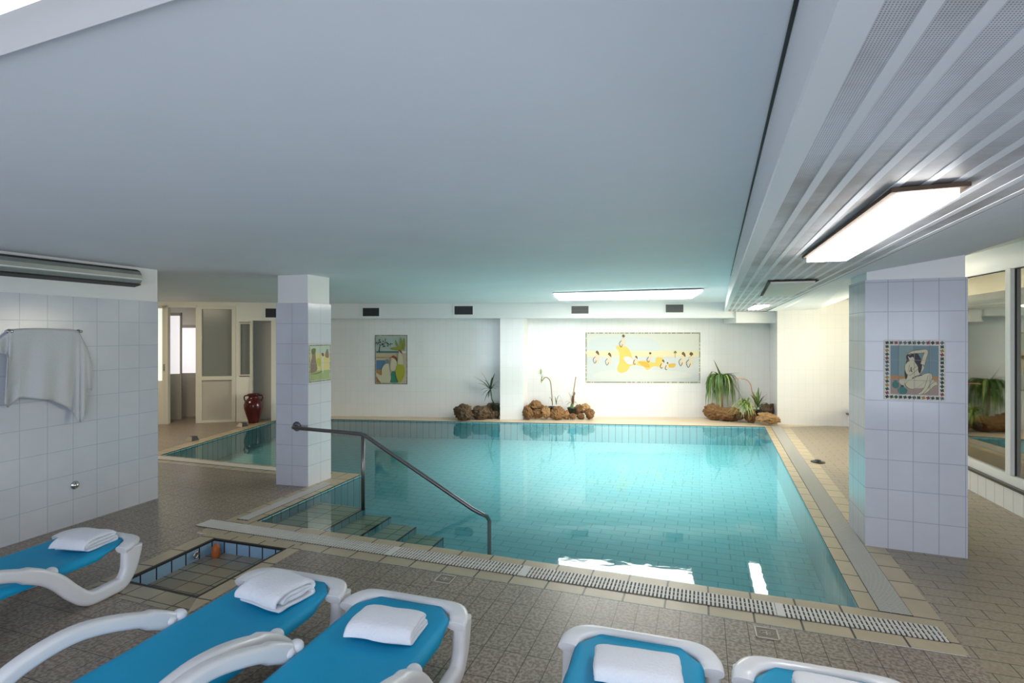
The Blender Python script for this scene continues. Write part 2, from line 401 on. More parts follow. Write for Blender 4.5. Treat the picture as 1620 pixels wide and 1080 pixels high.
wt.poly([WP], WZ, M['water']); wt.poly([WP], PZ-.02, M['water_side'], up=False)
for i in range(6):
    a, b = WP[i], WP[(i+1) % 6]; wt.wallq(a, b, PZ-.02, WZ, M['water_side'])
bmesh.ops.remove_doubles(wt.bm, verts=wt.bm.verts[:], dist=1e-5)
pbuild(wt, 'water')

# ---- overflow gratings
def grating(a, b, width, m, pitch, z, label, frac=.55, joints=(), ends=True):
    a, b = Vector(a), Vector(b); L_ = (b-a).length; t = (b-a)/L_; n = Vector((t.y, -t.x))
    ang = math.atan2(t.y, t.x)
    root = empty('drain_grating', (a.x, a.y, 0), ang, label, 'grating', 'overflow gratings round the pool')
    ch = MB(); ch.box(0, L_, -width, 0, .0015, .003, M['channel']); ch.build('channel', root)
    sl = MB(); k = 0; x = pitch/2
    while x < L_-pitch/2:
        sl.box(x-pitch*frac/2, x+pitch*frac/2, -width+.004, -.004, .003, z, m); x += pitch
    for yy in (-width*.35, -width*.65): sl.box(0, L_, yy-.003, yy+.003, .003, z-.003, m)
    for j in joints: sl.box(j-.02, j+.02, -width+.004, -.004, .003, z+.001, m)
    sl.build('slats', root)
    return root
def edge_line(i, d, s0=0, s1=0):
    a, b = Vector(POOL[i]), Vector(POOL[(i+1) % 6]); t = (b-a).normalized(); n = Vector((t.y, -t.x))
    return a+n*d-t*s0, b+n*d+t*s1
a, b = edge_line(0, .105, .40, .36); grating(a, b, .165, M['grate'], .0245, .008, 'long white slatted drain grating along the near edge of the pool', joints=(1.9, 2.95, 4.55))
a, b = edge_line(1, .10, -.0, .1); grating(a, b, .172, M['grate_grey'], .022, .006, 'grey slatted drain grating beside the right edge of the pool', .62)
a, b = edge_line(5, .075, -.45, .02); grating(a, b, .12, M['grate'], .024, .006, 'short drain grating beside the pool steps left of the handrail')
a, b = edge_line(4, .06, .0, -.35); grating(a, b, .14, M['grate'], .024, .006, 'pale drain grating behind the slim column, ending at the left wall', .8)

# ---- foot bath
fb = empty('foot_bath', (-2.2, 3.9, 0), 0, 'small sunken foot bath with blue tiled rim beside the pool steps', 'foot bath')
m1 = MB(); u = 0
for i in range(4):
    a, b = PIT[i], PIT[(i+1) % 4]; m1.wallq(a, b, -.014, .002, M['black'], u); u = m1.wallq(a, b, -.10, -.014, M['bath_wall'], u)
pbuild(m1, 'rim_tiles', fb)
m1 = MB(); m1.poly([PIT], -.10, M['bath_floor'], E1, E2); pbuild(m1, 'basin_floor', fb)
m1 = MB(); o_ = offset_poly(PIT, [.02]*4)
for i in range(4):
    a, b, c, d = PIT[i], PIT[(i+1) % 4], o_[(i+1) % 4], o_[i]
    m1.face([(p[0], p[1], .0018) for p in (a, b, c, d)], M['black'])
pbuild(m1, 'black_edging', fb)
m1 = MB(); o2 = offset_poly(PIT, [.19, .13, .10, .15])
for i in range(4):
    a, b, c, d = o_[i], o_[(i+1) % 4], o2[(i+1) % 4], o2[i]; t = (Vector(b)-Vector(a)).normalized(); nr = Vector((t.y, -t.x))
    m1.face([(p[0], p[1], .0014) for p in (a, b, c, d)], M['bath_floor'] if i in (0,) else M['coping'], [((Vector(p)-Vector(a)).dot(t)*.9, (Vector(p)-Vector(a)).dot(nr)) for p in (a, b, c, d)])
pbuild(m1, 'surround_tiles', fb)
m1 = MB(); pz = Vector((-2.425, 4.17, -.045)); 
mt = Matrix.Translation(pz) @ Vector((.94, -.3, 0)).to_track_quat('Z', 'Y').to_matrix().to_4x4()
m1.lathe([(.024, 0), (.028, .004), (.024, .010), (.014, .010), (.013, .004)], M['chrome'], seg=24, mtx=mt)
pbuild(m1, 'water_inlet', fb)
m1 = MB(); m1.lathe([(.001, 0), (.030, 0), (.032, .01), (.030, .075), (.026, .085), (.012, .092), (.010, .11), (.001, .11)], M['orange'], seg=24)
o = m1.build('orange_cylinder'); o.location = (-2.325, 4.27, -.10); tag(o, 'small orange plastic cylinder in the far corner of the foot bath', 'cylinder')

# ---- left wall
LW_A, LW_B = Vector((-3.554, 5.458)), Vector((-3.554-.306*7.0, 5.458-7.0))
lwn = Vector((.956, -.293))
def wall_block(name, A, B, th, zt, ztop, mt_, mp_, u_rev=False):
    d = (B-A).normalized(); n = Vector((d.y, -d.x))
    if n.dot(-A) < 0: n = -n
    A2, B2 = A-n*th, B-n*th; mb = MB()
    mb.wallq(A, B, 0, zt, mt_); mb.wallq(A-n*.008, B-n*.008, zt, ztop, mp_)
    mb.wallq(A, A2, 0, zt, mt_); mb.wallq(A-n*.008, A2, zt, ztop, mp_); mb.wallq(A2, B2, 0, ztop, mp_); mb.wallq(B, B2, 0, ztop, mp_)
    mb.face([(A.x, A.y, zt), (B.x, B.y, zt), ((B-n*.008).x, (B-n*.008).y, zt), ((A-n*.008).x, (A-n*.008).y, zt)], mp_)
    return struct(mb.build(name))
wall_block('wall_left', LW_A, LW_B, .18, 1.972, 2.295, M['wall_tile'], M['plaster'])

# ---- ceilings
def ceil_z(y): return 2.292 if y < 6 else 2.292-.052*min(1, (y-6)/4.6)
K = .376                                                 # slope of the room's long axis in plan
def PX(x0, y, z): return (x0+K*y, y, z)
c = MB(); ys = [-1.6, 6, 10.6, 12.8]
for i in range(3):
    y0, y1 = ys[i], ys[i+1]
    c.face([(-8.5, y0, ceil_z(y0)), PX(.173, y0, ceil_z(y0)), PX(.173, y1, ceil_z(y1)), (-8.5, y1, ceil_z(y1))], M['ceiling'])
struct(c.build('ceiling'))
# dropped fascia beside the plank ceiling
f = MB(); YE = 10.33
prof = [(.173, 2.29), (.158, 2.285), (.158, 2.20), (.150, 2.19), (.150, 2.075), (.154, 2.07), (.212, 2.07), (.212, 2.12), (.22, 2.12), (.22, 2.30)]
def extr(mb, prof, y0, y1, mats):
    for i in range(len(prof)-1):
        (a, za), (b, zb) = prof[i], prof[i+1]
        L_ = math.hypot(b-a, zb-za)
        mb.face([PX(a, y0, za), PX(a, y1, za), PX(b, y1, zb), PX(b, y0, zb)], mats if not isinstance(mats, list) else mats[i], [(0, y0), (0, y1), (L_, y1), (L_, y0)])
extr(f, prof, -1.6, YE, M['white_metal'])
f.face([PX(a, YE, z) for a, z in prof], M['white_metal'])
struct(f.build('trim_2'))
# black strip painting in the shadow gap above the fascia
f = MB(); f.face([PX(.146, -1.6, 2.2885), PX(.158, -1.6, 2.2885), PX(.158, 6, 2.2885), PX(.153, 6, 2.2885)], M['black']); struct(f.build('trim_3'))
# plank ceiling: nine perforated planks with plain lips
x0 = .212; pitch = .0787; f = MB(); prof = []; mats = []
for k in range(9):
    a = x0+k*pitch
    prof += [(a, 2.074), (a+.054, 2.074), (a+.0545, 2.072), (a+.0775, 2.0715), (a+.0778, 2.076)]
    mats += [M['perf'], M['white_metal'], M['white_metal'], M['white_metal'], M['channel']]
prof.append((.92, 2.07)); 
extr(f, prof, -1.6, YE, mats)
struct(f.build('ceiling'))
# plaster slope right of the planks, upstand and the higher aisle ceiling
f = MB()
def sl(x, y): 
    far = max(0, min(1, (y-4.6)/5.2)); zr = {.92: 2.07, 1.15: 2.128, 1.85: 2.235}[x]; return zr-(zr-2.06)*far*.8
for y0, y1 in ((-1.6, 4.6), (4.6, 9.8), (9.8, 12.5)):
    for a, b in ((.92, 1.15), (1.15, 1.85)):
        f.face([PX(a, y0, sl(a, y0)), PX(b, y0, sl(b, y0)), PX(b, y1, sl(b, y1)), PX(a, y1, sl(a, y1))], M['ceiling'])
    f.face([PX(1.85, y0, sl(1.85, y0)), PX(1.85, y1, sl(1.85, y1)), PX(1.85, y1, 2.50), PX(1.85, y0, 2.50)], M['warm_plaster'])
    f.face([PX(1.85, y0, 2.49), PX(7.5, y0, 2.49), PX(7.5, y1, 2.49), PX(1.85, y1, 2.49)], M['warm_plaster'])
struct(f.build('ceiling'))
# roof slab above everything keeps outside light out
f = MB(); f.poly([ROOM], 2.56, M['plaster']); struct(f.build('ceiling'))

# ---- back walls
def prism_struct(name, pts, z0, z1, m): mb = MB(); mb.prism(pts, z0, z1, m); return struct(mb.build(name))
prism_struct('wall_back', [(-4.9, 11.05), (-.20, 10.67), (-.12, 11.2), (-4.9, 11.3)], 0, 2.26, M['back_tile'])
prism_struct('wall_back', [(-.23, 10.47), (.22, 10.47), (.36, 11.1), (-.1, 11.1)], 0, 2.26, M['back_tile'])
prism_struct('wall_back', [(.30, 10.87), (5.20, 10.72), (5.20, 11.0), (.30, 11.1)], 0, 2.26, M['back_tile'])
prism_struct('wall_back', [(4.84, 9.92), (6.10, 9.68), (6.40, 10.9), (5.15, 10.95)], 0, 2.5, M['back_tile'])
# beam over the back wall
def beam(y_at, x0, x1, z0, z1, depth, name):
    prism_struct(name, [(x0, y_at(x0)), (x1, y_at(x1)), (x1, y_at(x1)+depth), (x0, y_at(x0)+depth)], z0, z1, M['plaster'])
by = lambda x: 10.42-.06*x
beam(by, -4.9, 4.95, 1.95, 2.30, .75, 'trim_4')
beam(lambda x: by(x)-.03, 4.18, 4.97, 1.855, 2.06, .6, 'trim_5')
# left and rear side walls that close the hall
prism_struct('wall_left', [(-8.5, -1.6), (-8.4, -1.6), (-8.4, 12.8), (-8.5, 12.8)], 0, 2.56, M['warm_plaster'])
prism_struct('wall_back', [(-8.5, 12.7), (9.4, 12.7), (9.4, 12.8), (-8.5, 12.8)], 0, 2.56, M['warm_plaster'])
prism_struct('wall_right', [(8.6, -1.6), (8.7, -1.6), (9.5, 12.8), (9.4, 12.8)], 0, 2.56, M['warm_plaster'])

# ---- the door front at the back left
FA, FB = Vector((-6.95, 9.82)), Vector((-4.42, 10.38)); fd = (FB-FA).normalized(); fn = Vector((fd.y, -fd.x)); fang = math.atan2(fd.y, fd.x)
def fu(px): 
    p = onwall(px, 600, FA, FB); return (Vector((p.x, p.y))-FA).dot(fd)
def fz(px, py): return onwall(px, py, FA, FB).z
def fbox(mb, px0, px1, z0, z1, m, t0=0.0, t1=.08, bevel=0):   # box on the front; depth t measured away from the viewer
    kk = (10.1+t0)/10.1 if t0 > .3 else 1; u0, u1 = (fu(810+(px0-810)*kk), fu(810+(px1-810)*kk)); mtx = Matrix.Translation((FA.x, FA.y, 0)) @ Matrix.Rotation(fang, 4, 'Z')
    mb.box(u0, u1, t0, t1, z0, z1, m, mtx, bevel)
DT = fz(330, 484)
w1 = MB()
fbox(w1, 210, 262, DT, 2.29, M['warm_plaster']); fbox(w1, 262, 399, DT, 2.29, M['warm_plaster'])
w1_o = struct(w1.build('wall_back'))
w1 = MB(); fbox(w1, 372, 399, 0, fz(385, 596), M['warm_plaster']); fbox(w1, 372, 399, fz(385, 509), DT, M['warm_plaster'])
fbox(w1, 372, 378, fz(385, 596), fz(385, 509), M['warm_plaster']); struct(w1.build('wall_back'))
w1 = MB(); fbox(w1, 399, 450, fz(410, 507), 2.29, M['warm_plaster']); fbox(w1, 429, 450, 0, fz(410, 507), M['warm_plaster']); struct(w1.build('wall_back'))
w1 = MB(); fbox(w1, 395, 432, 0, fz(410, 507), M['panel'], .22, .26); struct(w1.build('wall_back'))
# narrow window
wn = MB(); za, zb = fz(385, 594), fz(385, 510.5)
for a, b, c_, d in ((378, 380, za, zb), (395.5, 399, 0.0, zb+.03), (380, 395.5, za, za+.02), (380, 395.5, zb-.02, zb)): fbox(wn, a, b, c_, d, M['frame'], -.015, .07)
wno = struct(wn.build('window_1')); wn = MB(); fbox(wn, 380, 395.5, za+.02, zb-.02, M['frost'], .03, .04); wn.build('pane', wno)
# fixed panel door
dn = MB()
for a, b, c_, d in ((310, 319.5, 0, DT), (367, 373, 0, DT), (319, 368, fz(340, 489)-.0, DT), (319, 368, fz(340, 601), fz(340, 595)), (319, 368, 0, fz(340, 664.5))): fbox(dn, a, b, c_, d, M['frame'], -.02, .08, .004)
do = struct(dn.build('door_1')); dn = MB(); fbox(dn, 319, 368, fz(340, 595), fz(340, 489), M['frost'], .02, .035); dn.build('pane', do)
dn = MB(); fbox(dn, 319, 368, fz(340, 664.5), fz(340, 601), M['panel'], .01, .035); dn.build('lower_panel', do)
# doorway frame and open leaf at the far left
dn = MB()
fbox(dn, 262, 266, 0, DT, M['frame'], -.02, .10); fbox(dn, 262, 312, DT-.03, DT+.02, M['frame'], -.02, .08); struct(dn.build('trim_6'))
dn = MB(); fbox(dn, 230, 262, 0, fz(255, 602), M['frame'], -.01, .03); fbox(dn, 257, 262, fz(255, 602), DT, M['frame'], -.01, .03); fbox(dn, 230, 236, fz(255, 602), DT, M['frame'], -.01, .03)
fbox(dn, 230, 262, DT-.05, DT+.0, M['frame'], -.01, .03); do = struct(dn.build('door_2'))
dn = MB(); fbox(dn, 236, 257, fz(255, 602), DT-.05, M['lit_pane_green'], .005, .02); dn.build('pane', do)
dn = MB(); fbox(dn, 259.5, 261, .98, 1.10, M['grey_metal'], -.045, -.01); dn.build('door_handle', do)
# corridor doors seen through the doorway
def corridor_leaf(name, a, b, t0, ztop, zmid, glass, post=0):
    mb = MB(); fbox(mb, a, b, 0, zmid, M['panel'], t0, t0+.04); fbox(mb, a, a+2.5, zmid, ztop, M['panel'], t0, t0+.04); fbox(mb, b-2.5, b, zmid, ztop, M['panel'], t0, t0+.04)
    fbox(mb, a, b, ztop-.06, ztop, M['panel'], t0, t0+.04); o = struct(mb.build(name))
    mb = MB(); fbox(mb, a+2.5, b-2.5, zmid, ztop-.06, glass, t0+.01, t0+.025); mb.build('pane', o)
corridor_leaf('door_3', 262, 297, .55, 2.06, .88, M['lit_pane']); corridor_leaf('door_4', 301, 330, .9, 1.83, .87, M['lit_pane'])
mb = MB(); fbox(mb, 284, 330, 1.83, 2.29, M['warm_plaster'], .9, .96); struct(mb.build('wall_back'))

# ---- columns
def column(name, pts, zt, ztop, mt_, label, inset=.015, plaster=None):
    c_ = sum((Vector(p) for p in pts), Vector((0, 0)))/len(pts)
    root = empty(name, (c_.x, c_.y, 0), 0, label, 'column')
    loc = [(p[0]-c_.x, p[1]-c_.y) for p in pts]
    mb = MB(); mb.prism(loc, 0, zt, mt_, M['plaster']); mb.build('tiled_shaft', root)
    ins = offset_poly(loc, [-inset]*len(loc))
    mb = MB(); mb.prism(ins, zt, ztop, M['plaster']); mb.build('plaster_top', root)
    return root
LC = [(-2.587, 5.96), (-2.202, 5.864), (-2.073, 6.224), (-2.458, 6.32)]
column('tiled_column', LC, 1.984, 2.295, M['slim_column_tile'], 'slim white tiled square column standing behind the pool steps, holding the handrail', .012)
RC = [(2.752, 4.236), (3.346, 3.99), (3.516, 4.44), (2.907, 4.69)]
column('tiled_column', RC, 2.068, 2.30, M['column_tile'], 'wide bluish tiled column right of the pool with a bathing woman picture', .012)

# ---- right glazed wall
GA, GB = Vector((3.10, .0)), Vector((5.98, 9.7)); GA = Vector((4.577-.29*5.9, 4.86-5.9)); gd = (GB-GA).normalized(); gang = math.atan2(gd.y, gd.x); gn = Vector((gd.y, -gd.x)); GL = (GB-GA).length
gm = Matrix.Translation((GA.x, GA.y, 0)) @ Matrix.Rotation(gang, 4, 'Z')
mb = MB(); mb.wallq(GA, GB, 0, .215, M['low_tile']); q = GA+gn*.2, GB+gn*.2; mb.wallq(q[0], q[1], 0, .215, M['low_tile']); struct(mb.build('wall_right'))
mb = MB(); mb.box(0, GL, -.2, .02, .215, .24, M['coping'], gm); struct(mb.build('trim_7'))
def gy(px, y=600): 
    p = onwall(px, y, GA, GB); return (Vector((p.x, p.y))-GA).dot(gd)
posts = [gy(1591), gy(1591)+1.15, gy(1591)+2.3, gy(1591)+3.45, gy(1591)-1.15, gy(1591)-2.3, gy(1591)-3.45]
mb = MB(); mb.box(0, GL, -.10, -.02, .24, .325, M['white_frame'], gm, .004); mb.box(0, GL, -.10, -.02, 2.26, 2.50, M['white_frame'], gm)
for p in posts: mb.box(p-.04, p+.04, -.10, -.015, .325, 2.27, M['white_frame'], gm, .004)
wfr = struct(mb.build('window_2'))
mb = MB(); mb.box(0, GL, -.063, -.057, .32, 2.27, M['glass'], gm); mb.build('pane', wfr)
mb = MB()
for p in posts: mb.box(p-.046, p-.04, -.068, -.05, .325, 2.26, M['black'], gm)
mb.box(0, GL, -.068, -.052, 2.252, 2.26, M['black'], gm)
mb.build('gasket', wfr)
mb = MB(); mb.box(GL-.62, GL-.58, -.09, .0, .26, 2.07, M['black'], gm); struct(mb.build('trim_8'))

# ---- ceiling lights
def light_box(name, corners, z, drop, m_face, m_side, label, rusty=False):
    c_ = sum((Vector(p) for p in corners), Vector((0, 0)))/4
    root = empty(name, (c_.x, c_.y, z), 0, label, 'ceiling light')
    loc = [(p[0]-c_.x, p[1]-c_.y) for p in corners]
    fr_ = offset_poly(loc, [.014]*4) if rusty is not None else loc
    mb = MB(); mb.prism(fr_, -drop*.35, .0, m_side); mb.build('frame', root)
    mb = MB(); mb.prism(offset_poly(loc, [-.006]*4), -drop, -drop*.30, m_face); mb.build('diffuser', root)
    return root
light_box('ceiling_light', [(.62, 8.1), (2.6, 7.4), (2.98, 9.0), (.82, 9.5)], 2.262, .03, M['panel_light'], M['white_metal'], 'large bright rectangular light panel on the ceiling above the far end of the pool')
light_box('ceiling_light', [(1.10, 1.56), (1.245, 1.50), (1.75, 2.84), (1.565, 2.90)], 2.066, .035, M['tube_light'], M['rust'], 'lit long light with rusty frame in the plank ceiling above the wide column')
r_ = light_box('ceiling_light', [(2.03, 4.28), (2.34, 4.18), (2.95, 5.75), (2.69, 5.85)], 2.066, .02, M['dim_diffuser'], M['rust'], 'unlit light with dark edge in the plank ceiling, between the two lit ones')
light_box('ceiling_light', [(3.46, 7.72), (3.64, 7.68), (4.03, 8.86), (3.87, 8.92)], 2.066, .02, M['tube_light'], M['white_metal'], 'small far lit light at the end of the plank ceiling near the back wall')
light_box('ceiling_light', [(5.65, 7.3), (5.85, 7.25), (6.25, 8.6), (6.05, 8.66)], 2.488, .06, M['tube_light'], M['white_metal'], 'white lit light on the aisle ceiling, the farther of two behind the wide column')
light_box('ceiling_light', [(4.25, 5.6), (4.42, 5.55), (4.82, 6.7), (4.65, 6.75)], 2.488, .06, M['aisle_light'], M['white_metal'], 'warm lit light on the aisle ceiling, the nearer of two behind the wide column')
# batten at the near top left, partly out of view
nb = empty('ceiling_light', (-1.157, 1.228, 2.29), math.atan2(-.186, .472), 'bright white batten light on the ceiling in the near top left corner', 'ceiling light')
mb = MB(); mb.box(-.9, 1.0, -.36, .0, -.012, 0, M['near_light']); mb.build('reflector', nb)
mb = MB(); mb.box(-.9, 1.0, -.205, -.115, -.04, -.012, M['near_lens'], None, .01); mb.build('diffuser', nb)
# rail fixture on the left wall
A_ = onwall(213, 440, LW_A, LW_B); k = (Vector((A_.x, A_.y))-LW_A).length
ld = (LW_B-LW_A).normalized(); lang = math.atan2(ld.y, ld.x)
ws = LW_A+ld*k
wf = empty('wall_light', (ws.x, ws.y, 2.11), lang, 'long unlit grey tube light high on the left tiled wall', 'wall light')
mb = MB(); pr = [(0, .0), (.075, .02), (.095, .05), (.095, .10), (.07, .135), (0, .145)]
def lw_ext(mb, pr, x0, x1, m):
    for i in range(len(pr)):
        (a, za), (b, zb) = pr[i], pr[(i+1) % len(pr)]; mb.face([(x0, a, za), (x1, a, za), (x1, b, zb), (x0, b, zb)], m)
    mb.face([(x0, a, z) for a, z in pr], m); mb.face([(x1, a, z) for a, z in pr], m)
lw_ext(mb, pr, 0, 3.2, M['grey_metal']); mb.build('housing', wf)
mb = MB(); lw_ext(mb, [(.0, -.004), (.08, .014), (.08, .006), (0, -.012)], 0, 3.2, M['black']); lw_ext(mb, [(.072, .137), (.03, .155), (.02, .150), (.066, .131)], 0, 3.2, M['black']); mb.build('dark_edge', wf)  # upper black strip paints in the shadow gap over the housing
mb = MB(); lw_ext(mb, [(.096, .055), (.1, .058), (.1, .064), (.096, .066)], 0, 3.2, M['white_metal']); mb.build('bright_strip', wf)

# ---- vents
def vent(px0, px1, py0, py1, plane, label, dark):
    A, B = plane; p0 = onwall(px0, py1, A, B, .0); p1 = onwall(px1, py0, A, B, .0); d = (Vector(B)-Vector(A)).normalized()
    W_ = math.hypot(p1.x-p0.x, p1.y-p0.y); H_ = p1.z-p0.z
    root = empty('air_vent', (p0.x, p0.y, p0.z), math.atan2(d.y, d.x), label, 'vent', 'square air vents along the back beam')
    mb = MB(); 
    for x0, x1, z0, z1 in ((-.02, W_+.02, -.02, 0), (-.02, W_+.02, H_, H_+.02), (-.02, 0, 0, H_), (W_, W_+.02, 0, H_)): mb.box(x0, x1, -.012, .01, z0, z1, M['white_frame'])
    mb.build('frame', root)
    mb = MB(); mb.box(0, W_, -.002, .01, 0, H_, M['dark']); mb.build('backing', root)
    mb = MB(); n = 7
    for k in range(n): 
        z = H_*(k+.5)/n; mb.box(0, W_, -.010, -.003, z-.005, z+.004, M['dark'] if dark else M['vent_slat'])
    mb.build('slats', root)
BA, BB = (-4, by(-4)), (4, by(4))
vent(574, 600, 487, 500, (BA, BB), 'dark air vent on the back beam above the upright mural', True)
vent(719, 748, 484, 497.5, (BA, BB), 'dark air vent on the back beam left of the white pier', True)
vent(904, 931, 484, 496, (BA, BB), 'grey air vent on the back beam between white pier and wide mural', False)
vent(1053, 1081, 481.5, 494, (BA, BB), 'grey air vent on the back beam nearest the plank ceiling', False)
vent(420, 446, 488, 502, (FA, FB), 'black air vent partly hidden behind the slim column above the maroon urn', True)

# ---- handrail
hr = empty('handrail', (-1.48, 5.40, 0), 0, 'dark steel handrail running from the slim column down into the pool', 'handrail')
o0 = Vector((-1.48, 5.40, 0))
def hb(mb, name): o = mb.build(name); o.parent = hr; o.location = -o0; return o
fl0 = Vector((-2.331, 5.896, .648)); nrm = Vector((-.242, -.970, 0)); el = fl0+nrm*.085
top = Vector((-1.48, 5.40, .655)); low = Vector((-.345, 5.06, .005)); en = Vector((-.215, 5.05, -.055))
path = [fl0, fl0+nrm*.05, fl0+nrm*.075+Vector((.006, -.002, 0)), el+Vector((.03, -.016, 0)), el+(top-el)*.5, top-(top-el).normalized()*.03, top+(low-top).normalized()*.03, top+(low-top)*.5, low-(low-top).normalized()*.03, low+(en-low)*.4, en-(en-low).normalized()*.02, en+Vector((.004, 0, -.03)), Vector((en.x+.004, en.y, PZ))]
mb = MB(); mb.tube(path, .0195, M['steel'], 14, side=(.31, .95, .1)); hb(mb, 'rail')
mb = MB(); mb.tube([top-Vector((0, 0, .01)), Vector((top.x, top.y, -.10))], .0185, M['steel'], 14, side=(1, 0, 0)); hb(mb, 'post')
mb = MB(); mb.lathe([(.001, 0), (.05, 0), (.052, .008), (.035, .018), (.02, .02), (.001, .02)], M['steel'], mtx=Matrix.Translation(fl0) @ nrm.to_track_quat('Z', 'Y').to_matrix().to_4x4()); hb(mb, 'wall_flange')

# ---- loungers
LU = Vector((-.31, -.951)).normalized(); LV = Vector((.951, -.31)).normalized()
def make_lounger():
    # local x across (0 .. .67, from left to right), local y runs away from the pool end (negative = towards the back); origin at left pool-end corner on the floor
    W_ = .67
    root = empty('sun_lounger', (0, 0, 0))
    side = catmull([(.078, .268), (.086, .20), (.105, .115), (.15, .055), (.22, .045), (.345, .045), (.43, .11), (.52, .215), (.61, .285), (.75, .352), (.93, .405), (1.08, .412), (1.24, .375), (1.39, .29), (1.50, .17), (1.58, .05), (1.66, .042)], 5)
    for sx in (0, 1):
        mb = MB(); pr = rrect(.066, .086, .024, 4); xx = .034 if sx == 0 else W_-.034
        pts = []; sc = []
        for s_, z in [(q[0], q[1]) for q in [(p.x, p.y) for p in [Vector((v[0], v[1])) for v in side]]]:
            bow = .035*max(0, min(1, (s_-.55)/.4))*(1 if s_ < 1.2 else max(0, 1-(s_-1.2)/.4))
            pts.append((xx+(-bow if sx == 0 else bow), -s_, z)); sc.append((1, .78 if s_ > .7 else 1+.45*max(0, min(1, (z-.09)/.15))*(1 if s_ < .2 else 0)))
        mb.sweep(pts, pr, M['resin'], side=(1, 0, 0), scale=sc); mb.build('side_frame', root)
        mb = MB()
        for yy, r_ in ((-.545, .034), (-.595, .028)):
            mb.lathe([(r_*math.sin(math.pi*q/10)+.0005, -r_*.9*math.cos(math.pi*q/10)) for q in range(11)], M['resin'], loc=(xx+(.012 if sx == 0 else -.012), yy, .280), seg=20)
        mb.build('hinge_knob', root)
    # end bow of the bed: U in plan
    U = [(.034, -.15, .262), (.036, -.125, .268), (.042, -.10, .275), (.075, -.048, .28), (.14, -.022, .282), (.25, -.018, .283), (W_/2, -.018, .283), (W_-.25, -.018, .283), (W_-.14, -.022, .282), (W_-.075, -.048, .28), (W_-.042, -.10, .275), (W_-.036, -.125, .268), (W_-.034, -.15, .262)]
    U = catmull(U, 4); n = len(U); sc = []
    for i, p in enumerate(U):
        e = abs(p.x-W_/2)/(W_/2); sc.append((1, 1.0+(.8 if (p.y > -.16 and e > .62) else 0)))
    for _ in range(3): sc = [(1, (sc[max(i-1, 0)][1]+sc[i][1]+sc[min(i+1, n-1)][1])/3) for i in range(n)]
    mb = MB(); mb.sweep(U, [(a, b) for a, b in rrect(.045, .05, .018, 3)], M['resin'], side=(0, 0, 1), scale=sc); mb.build('end_bow', root)
    # side rails under the fabric
    for xx in (.115, W_-.115):
        mb = MB(); mb.sweep([(xx, -.15, .262), (xx, -1.0, .255), (xx, -1.9, .255)], rrect(.028, .045, .01, 2), M['resin'], side=(0, 0, 1)); mb.build('side_rail', root)
    # fabric
    mb = MB(); nx, ny = 28, 44; grid = []
    for j in range(ny+1):
        s_ = .048+(1.9-.048)*(j/ny)**1.15; row = []
        cut = max(0, .085-(s_-.048))*.85+.018*max(0, min(1, (.3-s_)/.2)); lo, hi = .056+cut, W_-.056-cut
        for i in range(nx+1):
            t = i/nx; x = lo+(hi-lo)*t
            z = .292-.016*math.sin(math.pi*t)*min(1, s_/.35)-.014*min(1, s_/.8)-(.048*(max(0, abs(2*t-1)-.88)/.12)**2)*max(.25, min(1, (s_-.15)/.12))
            row.append(mb.bm.verts.new((x, -s_, z)))
        grid.append(row)
    mi = mb.mi(M['sling'])
    for j in range(ny):
        for i in range(nx):
            f_ = mb.bm.faces.new([grid[j][i], grid[j+1][i], grid[j+1][i+1], grid[j][i+1]]); f_.material_index = mi; f_.smooth = True
    o = mb.build('fabric', root); md = o.modifiers.new('s', 'SOLIDIFY'); md.thickness = .006; md.offset = -1
    mb = MB(); mb.box(.08, W_-.08, -1.70, -1.62, .22, .25, M['resin'], None, .01); mb.build('cross_bar', root)
    return root
proto = make_lounger()
ang = math.atan2(LV.y, LV.x)
spots = [((-1.495, 3.18), 'sun lounger with a rolled towel standing just right of the sunken foot bath'),
         ((-.822, 2.915), 'sun lounger third from the left, pool end beside a small floor cover'),
         ((.262, 2.56), 'sun lounger fourth from the left, before the bright water reflection'),
         ((.935, 2.315), 'rightmost sun lounger, only its pool end in view'),
         ((-3.07, 3.83), 'leftmost sun lounger, standing by the left tiled wall before the foot bath')]
lo = []
for i, ((x, y), lab) in enumerate(spots):
    o = proto if i == 0 else copy_tree(proto)
    o.location = (x, y, 0); o.rotation_euler = (0, 0, ang); tag(o, 'turquoise fabric '+lab, 'sun lounger', 'turquoise and white sun loungers'); lo.append(o)

